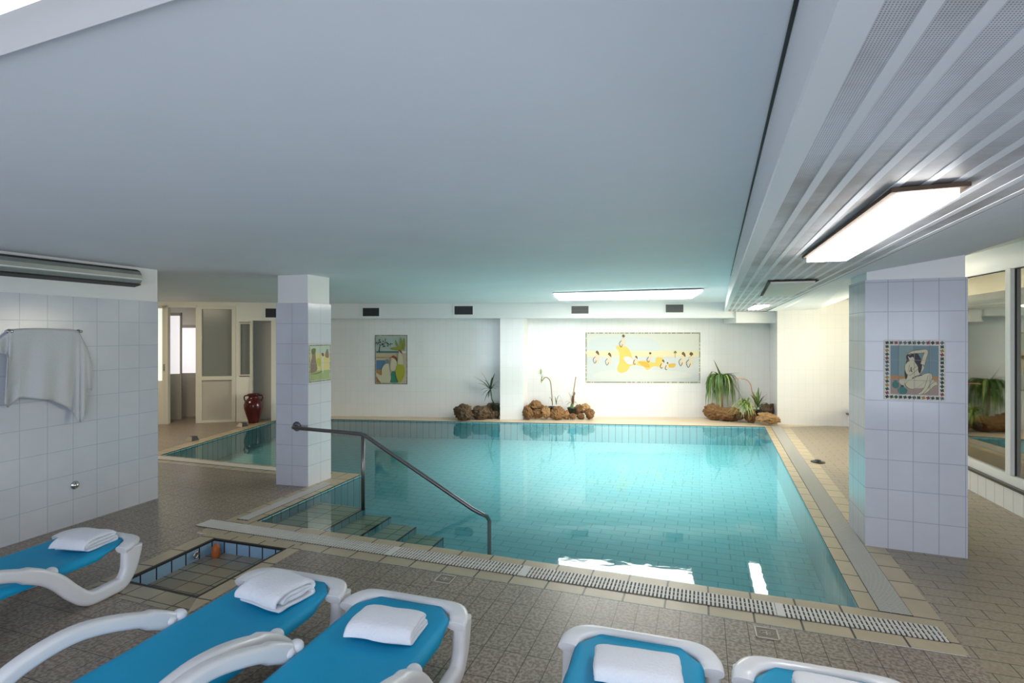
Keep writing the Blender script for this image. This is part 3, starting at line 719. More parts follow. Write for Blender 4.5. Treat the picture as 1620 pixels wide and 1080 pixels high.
# ---- folded towels
def towel(name, loc, rz, w_, d_, h_, seed, label, rolled):
    rnd = random.Random(seed); mb = MB()
    th = h_/4.3
    # path of the cloth through its folds, seen from the end: (depth, height)
    P = [(-d_*.42, th*.5), (d_*.38, th*.5), (d_*.49, th*1.0), (d_*.46, th*1.6), (d_*.30, th*1.62), (-d_*.36, th*1.62), (-d_*.46, th*2.15), (-d_*.36, th*2.7), (d_*.30, th*2.75), (d_*.42, th*3.2), (d_*.30, th*3.75), (-d_*.05, th*3.95), (-d_*.36, th*3.7), (-d_*.50, th*2.6), (-d_*.54, th*1.3)]
    if rolled: P = [(-d_*.50, th*.5), (d_*.40, th*.5), (d_*.53, th*1.3), (d_*.46, th*2.2), (d_*.2, th*2.0), (-d_*.25, th*1.8), (-d_*.33, th*2.3), (-d_*.1, th*2.9), (d_*.35, th*2.9), (d_*.52, th*2.3), (d_*.56, th*3.0), (d_*.42, th*3.9), (0, th*4.3), (-d_*.36, th*4.0), (-d_*.52, th*3.0), (-d_*.56, th*1.7)]
    C_ = catmull([(p[0], p[1], 0) for p in P], 5); nw = 16
    # thick ribbon cross-section: outline on both sides
    Lf, Rt = [], []
    for i, p in enumerate(C_):
        a = C_[max(i-1, 0)]; b = C_[min(i+1, len(C_)-1)]; t = (b-a).normalized(); n_ = Vector((-t.y, t.x, 0)); Lf.append(p+n_*th*.47); Rt.append(p-n_*th*.47)
    out = Lf+Rt[::-1]; rings = []
    for j in range(nw+1):
        t = j/nw; x = (t-.5)*w_; edge = min(t, 1-t)*2; rr = []
        for q_, q in enumerate(out):
            nz_ = noise.noise(Vector((x*9+seed, q.x*9, q.y*9)))*.006
            sag = (1-(1-min(1, edge*5))*.10)
            rr.append(mb.bm.verts.new((x+noise.noise(Vector((q.x*14+seed*2, q.y*30, j > nw/2)))*.012, q.x+nz_+.012*noise.noise(Vector((x*4, seed, q.y*8))), max(.002, q.y*sag+nz_*.7))))
        rings.append(rr)
    mi = mb.mi(M['towel']); R = len(out); h2 = len(Lf)
    for j in range(nw):
        for k in range(R):
            f_ = mb.bm.faces.new([rings[j][k], rings[j][(k+1) % R], rings[j+1][(k+1) % R], rings[j+1][k]]); f_.smooth = True; f_.material_index = mi
    for rg in (rings[0], rings[-1]):
        for i in range(h2-1):
            f_ = mb.bm.faces.new([rg[i], rg[i+1], rg[R-2-i], rg[R-1-i]]); f_.material_index = mi; f_.smooth = True
    o = mb.build(name); o.location = loc; o.rotation_euler = (0, 0, rz); tag(o, label, 'towel', 'folded white towels on the loungers')
    md = o.modifiers.new('s', 'SUBSURF'); md.levels = 1; md.render_levels = 1
    return o
towel('folded_towel', G(135, 853, .325)[:2]+(.284,), ang+.15, .25, .23, .085, 3, 'folded white towel on the leftmost lounger by the tiled wall', False)
towel('folded_towel', G(437, 934, .325)[:2]+(.284,), ang-.15, .29, .22, .095, 11, 'rolled white towel on the lounger just right of the foot bath', True)
towel('folded_towel', G(613, 986, .325)[:2]+(.280,), ang+.10, .31, .20, .085, 23, 'folded white towel on the lounger third from the left', False)
towel('folded_towel', G(1008, 1052, .325)[:2]+(.278,), ang+.10, .34, .19, .075, 37, 'white towel lying on the lounger before the bright water reflection', False)
towel('folded_towel', (1.21, 1.965, .282), ang-.12, .34, .22, .08, 51, 'white towel at the bottom edge of the photo on the rightmost lounger', False)

# ---- towel hanging on the left wall
wt_ = MB(); rows, colsN = 26, 60
tx = [-14, -6, 3, 11, 14, 17, 22, 40, 62, 90, 112, 122, 126, 130, 136, 141, 146]
ty = [545, 541, 534, 528, 525, 523, 521, 519.5, 519, 520, 521, 523, 527, 536, 548, 562, 580]
bx = [-20, -10, 2, 12, 8, 8, 12, 30, 55, 82, 105, 118, 124, 130, 136, 141, 146]
by_ = [556, 557, 559, 560, 630, 641, 645, 628, 630, 633, 643, 656, 668, 668, 640, 612, 619]
def interp(a, t):
    x = t*(len(a)-1); i = min(int(x), len(a)-2); f_ = x-i; return a[i]*(1-f_)+a[i+1]*f_
grid = []
for j in range(rows+1):
    r_ = []
    for i in range(colsN+1):
        t = i/colsN; v = j/rows; px = interp(tx, t)*(1-v)+interp(bx, t)*v; py = interp(ty, t)*(1-v)+interp(by_, t)*v
        d_ = .024+.050*v*(.5+.5*math.sin(t*23+2.2*v))+.018*v*math.sin(t*61+1)+.01*math.sin(math.pi*min(1, v*6)/2)
        r_.append(wt_.bm.verts.new(onwall(px, py, LW_A, LW_B, d_)))
    grid.append(r_)
mi = wt_.mi(M['wall_towel'])
for j in range(rows):
    for i in range(colsN):
        f_ = wt_.bm.faces.new([grid[j][i], grid[j][i+1], grid[j+1][i+1], grid[j+1][i]]); f_.smooth = True; f_.material_index = mi
p0 = onwall(60, 640, LW_A, LW_B, .02)
o = wt_.build('hanging_towel', loc=p0); tag(o, 'large pale grey towel draped over hooks on the left tiled wall', 'towel')
md = o.modifiers.new('s', 'SOLIDIFY'); md.thickness = .005
for i, px in enumerate((14, 124)):
    p = onwall(px, 524, LW_A, LW_B, 0); mb = MB(); q = Vector((lwn.x, lwn.y, 0))
    mb.lathe([(.001, 0), (.018, 0), (.018, .006), (.007, .01), (.006, .03), (.012, .036), (.001, .04)], M['chrome'], seg=16, mtx=Matrix.Translation(p) @ q.to_track_quat('Z', 'Y').to_matrix().to_4x4())
    o = mb.build('wall_hook', loc=p); tag(o, ('metal wall hook under the left corner of the hanging towel', 'metal wall hook under the right corner of the hanging towel')[i], 'hook', 'hooks behind the hanging towel')
# push button on the left wall
p = onwall(118, 767, LW_A, LW_B, 0); mb = MB(); q = Vector((lwn.x, lwn.y, 0))
mb.lathe([(.001, 0), (.034, 0), (.036, .006), (.030, .012), (.022, .016), (.020, .030), (.012, .036), (.001, .037)], M['chrome'], seg=28, mtx=Matrix.Translation(p) @ q.to_track_quat('Z', 'Y').to_matrix().to_4x4())
tag(mb.build('push_valve', loc=p), 'round chrome push valve low on the left tiled wall', 'valve')

# ---- floor covers and small fittings
def cover(px, py, label):
    p = G(px, py); root = empty('floor_cover', (p.x, p.y, 0), ang, label, 'floor cover', 'square floor covers in the deck')
    mb = MB(); r = .060
    for x0_, x1_, y0_, y1_ in ((-r, r, -r, -r+.008), (-r, r, r-.008, r), (-r, -r+.008, -r, r), (r-.008, r, -r, r)): mb.box(x0_, x1_, y0_, y1_, .001, .005, M['wedge'])
    mb.build('rim', root)
    mb = MB(); mb.box(-r+.008, r-.008, -r+.008, r-.008, .001, .003, M['grey_metal'] if False else mat('cover_plate', (.22, .18, .14), .5)); mb.build('plate', root)
    mb = MB(); ring = [(math.cos(2*math.pi*k/24)*.036, math.sin(2*math.pi*k/24)*.022, .0045) for k in range(24)]
    mb.sweep(ring, rrect(.003, .003, .001, 1), M['wedge'], side=(0, 0, 1), closed=True); mb.box(-.022, .022, -.003, .003, .003, .0055, M['wedge']); mb.box(-.003, .003, -.018, .018, .003, .0055, M['wedge']); mb.build('emblem', root)
cover(704, 916, 'small square floor cover with pale rim, above the lounger third from the left')
cover(1213, 1002, 'small square floor cover with pale rim, above the gap before the rightmost lounger')
def wedge(px, py, label, s_=1.0):
    p = G(px, py); mb = MB(); a = .085*s_
    A0 = [(-a, -a*.7, 0), (a, -a*.7, 0), (a, a*.7, 0), (-a, a*.7, 0)]; T = [(-a*.2, -a*.5, a*.75), (a*.75, -a*.5, a*.75), (a*.75, a*.5, a*.75), (-a*.2, a*.5, a*.75)]
    mb.face(A0, M['dark']); mb.face(T, M['dark'])
    for i in range(4):
        j = (i+1) % 4; mb.face([A0[i], A0[j], T[j], T[i]], M['dark'] if i % 2 else M['wedge'])
    o = mb.build('deck_fitting'); o.location = (p.x, p.y, 0); o.rotation_euler = (0, 0, -.5); tag(o, label, 'deck fitting', 'wedge shaped fittings on the left pool deck')
wedge(304, 696, 'small dark wedge fitting on the left deck, the one further from the maroon urn')
wedge(383, 674, 'small dark wedge fitting on the left deck in front of the maroon urn')
p = G(1294, 731); mb = MB(); mb.lathe([(.001, 0), (.085, 0), (.085, .008), (.04, .012), (.035, .03), (.001, .036)], M['dark'], seg=24)
o = mb.build('floor_nozzle'); o.location = (p.x, p.y, 0); tag(o, 'small dark round nozzle on the bright deck right of the pool', 'nozzle')
# wet reflections on the coping by the near grating are left out
# ---- urn
p = G(401, 668.5)
ur = empty('urn', (p.x, p.y, 0), .25, 'glossy maroon two-handled urn by the back left wall', 'urn')
mb = MB(); k = .98
mb.lathe([(r*k, z*k) for r, z in [(.001, 0), (.085, 0), (.09, .01), (.10, .06), (.135, .17), (.165, .28), (.168, .34), (.15, .41), (.11, .455), (.088, .48), (.088, .50), (.105, .53), (.115, .545), (.105, .55), (.085, .54), (.07, .50), (.001, .48)]], M['maroon'], seg=40); mb.build('body', ur)
for s_ in (-1, 1):
    mb = MB(); mb.tube(catmull([(s_*.09, 0, .505), (s_*.145, 0, .505), (s_*.158, 0, .46), (s_*.140, 0, .405)], 5), .012, M['maroon'], 10, side=(0, 1, 0)); mb.build('handle', ur)

# ---- rocks
def rock(c_, r, seed, m_, label, flat=.8, group='lava rocks by the back wall'):
    bm = bmesh.new(); bmesh.ops.create_icosphere(bm, subdivisions=5, radius=1)
    sx, sy = r[0], r[1]
    for v in bm.verts:
        n0 = v.co.normalized(); d_ = 1.06+.28*noise.noise(n0*1.6+Vector((seed, 0, 0)))+.24*noise.noise(n0*4+Vector((0, seed, 0)))-.22*abs(noise.noise(n0*8+Vector((0, 0, seed))))-.16*abs(noise.noise(n0*17+Vector((seed, 0, seed))))
        v.co = Vector((n0.x*sx*d_, n0.y*sx*.72*d_, n0.z*sy*d_))
    zm = min(v.co.z for v in bm.verts)
    for f_ in bm.faces: f_.smooth = True
    me = bpy.data.meshes.new('rock'); bm.to_mesh(me); bm.free(); me.materials.append(m_)
    o = link('rock', me); o.location = (c_[0], c_[1], c_[2]-zm*.92 if False else c_[2]+sy*.86); o.rotation_euler = (0, 0, seed*1.7)
    tag(o, label, 'rock', group); return o
def R_(px, py, Y, wpx, hpx, seed, m_, label):      # a rock centred at a photo position, at depth Y
    X = (px-810)/F*Y; z = CAM_H-(py-HZ)/F*Y; sx, sy = wpx/2/F*Y*1.22, hpx/2/F*Y*1.15
    o = rock((X, Y, max(z, sy*.9)-sy*.86), (sx, sy), seed, m_, label); return o
R_(733, 652, 10.42, 28, 22, 1.3, M['rock_dark'], 'dark brown rock standing alone at the left, before the upright mural wall')
R_(761, 653, 10.50, 25, 20, 2.1, M['rock_dark'], 'brown rock left of the dark pot beside the white pier')
R_(778, 653, 10.60, 22, 21, 3.7, M['rock_dark'], 'brown rock touching the left side of the white pier')
mid = [(834, 653, 15, 17, 'leftmost of the middle rock pile, against the pier'), (834, 645.5, 9, 8, 'tiny chip on the far left of the middle rock pile'), (846.5, 641, 16, 13, 'topmost rock of the middle pile'),
       (849, 654, 15, 13, 'low rock under the topmost rock of the middle pile'), (863, 652, 17, 17, 'orange brown rock left of the first black pot'), (857, 644, 8, 7, 'small stone beside the topmost rock of the middle pile'),
       (882, 653.5, 20, 18, 'large furrowed rock under the first black pot'), (896, 656, 13, 12, 'rock between the two black pots of the middle pile'), (905.5, 658, 11, 9, 'small round stone below the second black pot'),
       (916, 648, 15, 15, 'rock just right of the second black pot'), (926, 645.5, 13, 12, 'upper right rock of the middle pile'), (919, 658, 10, 8, 'small round stone at the foot of the middle pile, right side'), (933, 654, 16, 13, 'rightmost rock of the middle pile')]
for i, (px, py, w_, h_, lab) in enumerate(mid):
    R_(px, py, 10.45+(.12 if py < 650 else 0)+.05*(i % 2), w_, h_, 5+i*1.37, M[('rock', 'rock_light', 'rock')[i % 3]], 'brown lava '+lab)
rt = [(1129, 651, 27, 20, M['rock'], 'leftmost of the right rock pile, below the drooping palm', 10.45), (1153, 655, 31, 18, M['rock'], 'long rock below the palm stem in the right pile', 10.3), (1170, 659, 12, 9, M['rock_dark'], 'small dark rock right of the long one in the right pile', 10.15),
      (1187, 658, 20, 17, M['rock'], 'reddish rock under the spider plant', 10.12), (1215, 661.5, 27, 15, M['rock_light'], 'ochre rock at the front right of the right pile', 9.80), (1212, 648, 15, 17, M['rock_dark'], 'dark rock behind the ochre one', 10.15), (1222, 647, 10, 16, M['rock_dark'], 'dark rock in the wall corner at the far right', 10.32)]
for i, (px, py, w_, h_, m_, lab, Y) in enumerate(rt): R_(px, py, Y, w_, h_, 31+i*2.3, m_, 'lava rock, '+lab)

# ---- plants
def leaf(mb, pts, w_, m_, fold=.25):
    P = catmull(pts, 4); n = len(P); rows_ = []
    for i, p in enumerate(P):
        a = P[max(i-1, 0)]; b = P[min(i+1, n-1)]; t = (b-a).normalized(); sd = t.cross(Vector((0, 0, 1)))
        sd = sd.normalized() if sd.length > .05 else Vector((1, 0, 0)); up = sd.cross(t)
        u_ = i/(n-1); ww = 1.5*w_*max(.02, min(1, .35+u_*3)*(1-u_**3))
        rows_.append([mb.bm.verts.new(p-sd*ww+up*ww*fold), mb.bm.verts.new(p), mb.bm.verts.new(p+sd*ww+up*ww*fold)])
    mi = mb.mi(m_)
    for i in range(n-1):
        for k in range(2):
            f_ = mb.bm.faces.new([rows_[i][k], rows_[i][k+1], rows_[i+1][k+1], rows_[i+1][k]]); f_.material_index = mi; f_.smooth = True
def arc_leaf(mb, base, az, el, length, droop, w_, m_):
    d = Vector((math.cos(az)*math.cos(el), math.sin(az)*math.cos(el), math.sin(el))); pts = []
    for k in range(5):
        t = k/4; p = Vector(base)+d*length*t; p.z -= droop*t*t*length; pts.append(p)
    leaf(mb, pts, w_, m_)
def pot(root, x, y, z, r, h, m_=None):
    mb = MB(); mb.lathe([(.001, 0), (r*.78, 0), (r, h*.88), (r*1.08, h*.88), (r*1.08, h), (r*.92, h), (r*.9, h*.85), (.001, h*.83)], m_ or M['pot'], loc=(x, y, z), seg=24); mb.build('pot', root)
def W(px, py, Y): return Vector(((px-810)/F*Y, Y, CAM_H-(py-HZ)/F*Y))
# dracaena beside the pier
b = W(786, 640, 10.52); pr_ = empty('potted_dracaena', (b.x, b.y, 0), 0, 'dark green spiky plant in a dark pot left of the white pier', 'potted plant')
pot(pr_, -.03, 0, .17, .075, .13)
st0 = W(786, 645, 10.52)-Vector((b.x, b.y, 0)); st1 = W(776, 616, 10.5)-Vector((b.x, b.y, 0)); 
mb = MB(); mb.tube([st0, st0+(st1-st0)*.5+Vector((-.03, 0, -.02)), st1], .012, M['leaf_dark'], 8); mb.build('stem', pr_)
mb = MB(); rnd = random.Random(4)
for tx_, ty_ in ((748, 595), (753, 606), (760, 587), (783, 590), (766, 600), (790, 602), (787, 608), (760, 618), (766, 636), (772, 630), (790, 612), (757, 601), (779, 596), (785, 616), (762, 626)):
    e_ = W(tx_, ty_, 10.5-rnd.uniform(-.1, .12))-Vector((b.x, b.y, 0)); m0 = st1+(e_-st1)*.5+Vector((0, 0, .035)); leaf(mb, [st1, m0, e_], .013, M['leaf_dark'])
mb.build('leaves', pr_)
# thin plant with drooping head
b = W(873, 644, 10.55); pr_ = empty('potted_seedling', (b.x, b.y, 0), 0, 'thin bare plant with drooping leafy tip in the left middle pot', 'potted plant')
B0 = Vector((b.x, b.y, 0)); pot(pr_, 0, 0, .155, .088, .085)
mb = MB(); sp = [W(874, 641, 10.55), W(873, 625, 10.55), W(871, 605, 10.55), W(867, 598, 10.55), W(862, 597, 10.55), W(858, 602, 10.55)]
mb.tube([p-B0 for p in catmull(sp, 5)], .009, M['stem'], 8); mb.build('stem', pr_)
mb = MB(); hp = W(855.5, 592, 10.55)-B0
for tx_, ty_ in ((854, 580), (861, 588), (849, 594), (857, 602), (856, 612), (860, 598), (851, 587), (848, 590)):
    e_ = W(tx_, ty_, 10.55)-B0; leaf(mb, [hp, hp+(e_-hp)*.55+Vector((.01, 0, .03)), e_], .011, M['leaf_light'])
leaf(mb, [W(858, 602, 10.55)-B0, W(860, 598, 10.55)-B0, hp], .012, M['leaf'])
for a_, t_ in (((874, 638), [(870, 628), (868, 640)]), ((880, 640), [(878, 628), (873, 627)]), ((880, 640), [(884, 625), (891, 638)]), ((880, 636), [(884, 626), (886, 627)]), ((880, 640), [(886, 633), (891, 639)])):
    leaf(mb, [W(a_[0], a_[1], 10.52)-B0]+[W(x, y, 10.5)-B0 for x, y in t_], .009, M['leaf'])
mb.build('leaves', pr_)
# dried bromeliad
b = W(905, 646, 10.5); pr_ = empty('potted_bromeliad', (b.x, b.y, 0), 0, 'dried red-brown plant with one tall stalk in the right black pot of the middle rocks', 'potted plant'); B0 = Vector((b.x, b.y, 0))
pot(pr_, 0, 0, .09, .088, .14)
mb = MB(); mb.tube([W(906, 640, 10.5)-B0, W(908, 615, 10.5)-B0, W(911, 596, 10.5)-B0], .010, M['stem'], 8); mb.build('stalk', pr_)
mb = MB()
for tx_, ty_ in ((899, 619), (905, 618), (903, 622), (909, 619), (901, 630)): 
    e_ = W(tx_, ty_, 10.5)-B0; s0 = W(906, 642, 10.5)-B0; leaf(mb, [s0, s0+(e_-s0)*.6+Vector((.01, 0, 0)), e_], .018, M['dry'])
for tx_, ty_ in ((893, 636), (896, 641), (912, 637), (915, 640), (905, 652), (908, 652), (902, 650)):
    e_ = W(tx_, ty_, 10.42)-B0; s0 = W(905, 638, 10.46)-B0; leaf(mb, [s0, s0+(e_-s0)*.5+Vector((0, 0, .03)), e_], .010, M['leaf'])
mb.build('leaves', pr_)
# big drooping palm
b = W(1143, 650, 10.5); pr_ = empty('potted_yucca', (b.x, b.y, 0), 0, 'tall drooping palm-like plant, largest of the right rock pile', 'potted plant'); B0 = Vector((b.x, b.y, 0))
mb = MB(); mb.tube([Vector((0, 0, 0)), W(1142, 630, 10.5)-B0, W(1141, 600, 10.5)-B0], .022, M['stem'], 10); mb.build('stem', pr_)
mb = MB(); rnd = random.Random(9); cr_ = W(1141, 598, 10.5)-B0
hand = [((1136, 585), (1129, 569)), ((1127, 588), (1115, 610)), ((1125, 598), (1118, 630)), ((1150, 592), (1173, 589)), ((1158, 593), (1173, 606)), ((1155, 600), (1180, 640)), ((1150, 597), (1160, 612))]
for (mx_, my_), (ex_, ey_) in hand: leaf(mb, [cr_, W(mx_, my_, 10.45)-B0, W(ex_, ey_, 10.42)-B0], .017, M['leaf'])
for k in range(70):
    az = rnd.uniform(0, 2*math.pi); el_ = rnd.uniform(.5, 1.15); L_ = rnd.uniform(.20, .30); reach = rnd.uniform(.06, .30)
    e0 = cr_+Vector((math.cos(az)*reach*.6, math.sin(az)*reach*.35, .05+.04*rnd.random())); e1_ = cr_+Vector((math.cos(az)*reach, math.sin(az)*reach*.45-.05, -.05)); e2_ = cr_+Vector((math.cos(az)*reach*1.12, math.sin(az)*reach*.5-.06, -rnd.uniform(.25, .60)))
    leaf(mb, [cr_+Vector((0, 0, -.02)), e0, e1_, e2_], .015, M[('leaf', 'leaf_light', 'leaf')[k % 3]])
mb.build('leaves', pr_)
# spider plant
b = W(1181, 655, 10.02); pr_ = empty('spider_plant', (b.x, b.y, 0), 0, 'pale green spider plant spilling over the front of the right rock pile', 'plant'); B0 = Vector((b.x, b.y, 0))
mb = MB(); rnd = random.Random(15); c1 = W(1180, 648, 10.05)-B0
for k in range(34):
    tx_ = rnd.choice([rnd.uniform(1152, 1196), rnd.uniform(1168, 1192)]); far_ = abs(tx_-1180)/28
    ty_ = rnd.uniform(630, 664) if far_ < .5 else rnd.uniform(640, 658); e_ = W(tx_, ty_, 9.9+rnd.uniform(-.05, .1))-B0
    leaf(mb, [c1, (c1+e_)/2+Vector((0, -.02, .10+.06*far_)), e_], .012, M['leaf_light'])
for tx_, ty_ in ((1178, 629), (1183, 630), (1188, 632), (1174, 634)): leaf(mb, [c1, (c1+W(tx_, ty_, 10.05)-B0)/2, W(tx_, ty_, 10.02)-B0], .012, M['leaf_light'])
mb.build('leaves', pr_)
# right plant with an arched stem
b = W(1200, 652, 10.2); pr_ = empty('potted_pandanus', (b.x, b.y, 0), 0, 'bushy green plant with a long pinkish arched stem in a dark bowl, right rock pile', 'potted plant'); B0 = Vector((b.x, b.y, 0))
pot(pr_, 0, 0, .06, .105, .16)
mb = MB(); mb.tube([p-B0 for p in catmull([W(1196, 645, 10.2), W(1190, 620, 10.2), W(1187, 607, 10.2), W(1180, 600, 10.2), W(1171, 598.5, 10.2), W(1163, 599, 10.2)], 5)], .010, M['pink_stem'], 8); mb.build('arched_stem', pr_)
mb = MB(); rnd = random.Random(21); c1 = W(1199, 644, 10.2)-B0
for tx_, ty_ in ((1189, 617), (1197, 619), (1205, 618), (1203, 622), (1214, 622), (1217, 636), (1216, 630), (1191, 630), (1190, 645), (1208, 632), (1200, 612), (1211, 643), (1206, 648), (1196, 650), (1187, 624), (1218, 640), (1194, 625), (1209, 626)):
    e_ = W(tx_, ty_, 10.12+rnd.uniform(-.08, .1))-B0; leaf(mb, [c1, (c1+e_)/2+Vector((0, 0, .03)), e_], .014, M[rnd.choice(['leaf', 'leaf_light'])])
mb.build('leaves', pr_)

# ---- tile pictures
def mc(name, c_): 
    if name not in M: M[name] = mat(name, c_, .4, spec=.25)
    return M[name]
def picture(name, O, ud, w_, h_, shapes, label, border, seed, bsz, grid_, bcols, off=.006):
    # O: lower left corner on the wall; ud: unit direction to the right (seen from the front)
    rz = math.atan2(ud.y, ud.x); root = empty(name, O, rz, label, 'tile picture')
    mb = MB(); mb.box(0, w_, -off, .004, 0, h_, mc('picture_ground', (.62, .60, .52))); mb.build('tile_panel', root)
    def flat(mb, pts, m_, lay):
        mb.face([(x, -off-.0002*lay, z) for x, z in pts], m_)
    mb = MB(); b_ = border; fx = lambda x: b_+x*(w_-2*b_); fy = lambda y: b_+y*(h_-2*b_)
    for lay, (cn, cc, pts, sm) in enumerate(shapes):
        if len(pts) == 2 and sm == 'line': continue
        P = pts
        if sm == 'line':
            mb2pts = [Vector((fx(x), 0, fy(y))) for x, y in catmull2(pts)]; wd = h_*.006
            for i in range(len(mb2pts)-1):
                a, c2 = mb2pts[i], mb2pts[i+1]; t = (c2-a)
                if t.length < 1e-6: continue
                n_ = Vector((-t.z, 0, t.x)).normalized()*wd
                mb.face([(q.x, -off-.0002*(lay+1), q.z) for q in (a-n_, c2-n_, c2+n_, a+n_)], mc(cn, cc))
            continue
        if sm == 'strip':
            h = len(pts)//2; cl = lambda q: (fx(min(1, max(0, q[0]))), fy(min(1, max(0, q[1])))); yy = -off-.0002*(lay+1)
            for i in range(h-1):
                Q = [cl(pts[i]), cl(pts[i+1]), cl(pts[-2-i]), cl(pts[-1-i])]; mb.face([(q[0], yy, q[1]) for q in Q], mc(cn, cc))
            continue
        if sm: P = [(v.x, v.y) for v in catmull([(x, y, 0) for x, y in pts], 4, True)]
        P = [(min(1, max(0, x)), min(1, max(0, y))) for x, y in P]
        flat2(mb, [(fx(x), fy(y)) for x, y in P], mc(cn, cc), off+.0002*(lay+1))
    mb.build('painted_scene', root, recalc=False)
    mb = MB(); rnd = random.Random(seed)
    per = []
    n1 = max(3, int((w_-b_)/bsz)); n2 = max(3, int((h_-b_)/bsz))
    for k in range(n1): 
        for zz in (b_/2, h_-b_/2): per.append((b_/2+(w_-b_)*k/(n1-1), zz))
    for k in range(1, n2-1):
        for xx in (b_/2, w_-b_/2): per.append((xx, b_/2+(h_-b_)*k/(n2-1)))
    for x, z in per:
        r = bsz*.60; m_ = mc(*rnd.choice(bcols)); a0 = rnd.random()*.8
        P = [(x+r*math.cos(a0+2*math.pi*j/8)*(1 if j % 2 else .62), z+r*math.sin(a0+2*math.pi*j/8)*(1 if j % 2 else .62)) for j in range(8)]
        flat2(mb, P, m_, off+.0008)
    mb.build('flowered_border', root, recalc=False)
    mb = MB()
    for k in range(1, grid_[0]): mb.box(w_*k/grid_[0]-.0012, w_*k/grid_[0]+.0012, -off-.006, -off-.0055, 0, h_, mc('picture_joint', (.30, .32, .34)))
    for k in range(1, grid_[1]): mb.box(0, w_, -off-.006, -off-.0055, h_*k/grid_[1]-.0012, h_*k/grid_[1]+.0012, M['picture_joint'])
    if grid_[0] > 1: mb.build('tile_joints', root)
    return root
def catmull2(pts): return [(v.x, v.y) for v in catmull([(x, y, 0) for x, y in pts], 4)]
def flat2(mb, P, m_, y):
    P = [p for i, p in enumerate(P) if math.dist(p, P[i-1]) > 1e-5]
    tri = tessellate_polygon([[Vector((x, z, 0)) for x, z in P]]); vs = [mb.bm.verts.new((x, -y, z)) for x, z in P]
    for t in tri:
        try: f_ = mb.bm.faces.new([vs[i] for i in t])
        except ValueError: continue
        f_.normal_update()
        if f_.normal.y > 0: f_.normal_flip()
        f_.material_index = mb.mi(m_)
sky, skin, hair, olive, ochre = ('pic_sky', (.16, .245, .27)), ('pic_skin', (.56, .52, .36)), ('pic_hair', (.03, .022, .03)), ('pic_olive', (.25, .22, .06)), ('pic_ochre', (.42, .22, .08))
def sh(c_, pts, sm=True): return (c_[0], c_[1], pts, sm)
tan_, jar = ('pic_floor', (.34, .25, .21)), ('pic_jar', (.04, .17, .14))
full = lambda y0, y1, x0=0, x1=1: [(x0, y0), (x1, y0), (x1, y1), (x0, y1)]
# 1: bathing woman on the wide column (coordinates are fractions of the picture)
woman = [sh(sky, full(.36, 1), False), sh(('pic_sky_pale', (.21, .30, .29)), full(.36, 1, .18, .48), False), sh(ochre, full(.31, .38), False), sh(tan_, full(0, .31), False), sh(('pic_cream', (.55, .50, .38)), [(.2, .31), (.9, .31), (.75, .16), (.35, .14)], True),
  sh(hair, [(.34, .80), (.47, .86), (.60, .80), (.50, .60), (.40, .60), (.38, .45), (.36, .32), (.32, .31), (.30, .42), (.31, .58), (.34, .70)])]
def stroke(pts, w0, w1, c_=None):
    P_ = catmull2(pts); n = len(P_); L_, R2 = [], []
    for i in range(n):
        a, b = P_[max(i-1, 0)], P_[min(i+1, n-1)]; dx, dy = b[0]-a[0], b[1]-a[1]; q = math.hypot(dx, dy) or 1; ww = w0+(w1-w0)*i/(n-1)
        L_.append((P_[i][0]-dy/q*ww, P_[i][1]+dx/q*ww)); R2.append((P_[i][0]+dy/q*ww, P_[i][1]-dx/q*ww))
    return L_+R2[::-1]
ol = ('pic_outline', (.20, .17, .05))
def limb(pts, w0, w1): return [sh(ol, stroke(pts, w0+.009, w1+.009), 'strip'), sh(skin, stroke(pts, w0, w1), 'strip')]
def blob(pts, g_=.02):
    cx_ = sum(p[0] for p in pts)/len(pts); cy_ = sum(p[1] for p in pts)/len(pts); q = [(cx_+(x-cx_)*(1+g_*2.2), cy_+(y-cy_)*(1+g_*2.2)) for x, y in pts]
    return [sh(ol, q), sh(skin, pts)]
woman += blob([(.36, .66), (.50, .70), (.66, .62), (.70, .55), (.66, .48), (.60, .40), (.56, .30), (.45, .15), (.34, .16), (.30, .25), (.36, .36), (.35, .44), (.33, .55)])
woman += limb([(.96, .25), (.88, .21), (.80, .12), (.70, .04)], .035, .018)
woman += blob([(.32, .20), (.38, .28), (.52, .34), (.70, .42), (.82, .445), (.86, .40), (.83, .34), (.70, .26), (.56, .15), (.42, .12)])
woman += limb([(.83, .385), (.78, .24), (.74, .15), (.66, .05), (.59, .02)], .042, .016)
woman += limb([(.36, .62), (.345, .52), (.39, .43), (.50, .50), (.64, .62), (.68, .66)], .040, .020)
woman += [sh(hair, [(.37, .80), (.47, .86), (.58, .81), (.65, .70), (.655, .55), (.62, .44), (.585, .48), (.57, .58), (.51, .67), (.47, .76), (.40, .80)])]
woman += [sh(skin, [(.365, .79), (.40, .70), (.45, .68), (.50, .71), (.47, .77), (.41, .75)])]
woman += limb([(.67, .62), (.71, .76), (.745, .885), (.62, .88), (.48, .865), (.38, .82)], .040, .018)
woman += [(hair[0], hair[1], [(.37, .80), (.42, .83), (.50, .82), (.56, .76)], 'line'), (hair[0], hair[1], [(.60, .64), (.615, .56), (.60, .48)], 'line'), (hair[0], hair[1], [(.44, .56), (.43, .50), (.46, .46)], 'line'),
  sh(jar, [(.04, .22), (.10, .27), (.18, .22), (.17, .15), (.11, .12), (.05, .15)]), sh(jar, [(.16, .10), (.24, .16), (.35, .10), (.33, .02), (.25, .0), (.18, .02)]), sh(jar, full(.26, .29, .08, .14), False), sh(('pic_jar_dark', (.02, .07, .06)), full(.15, .19, .22, .28), False),
  (hair[0], hair[1], [(.45, .33), (.56, .385), (.66, .40)], 'line')]
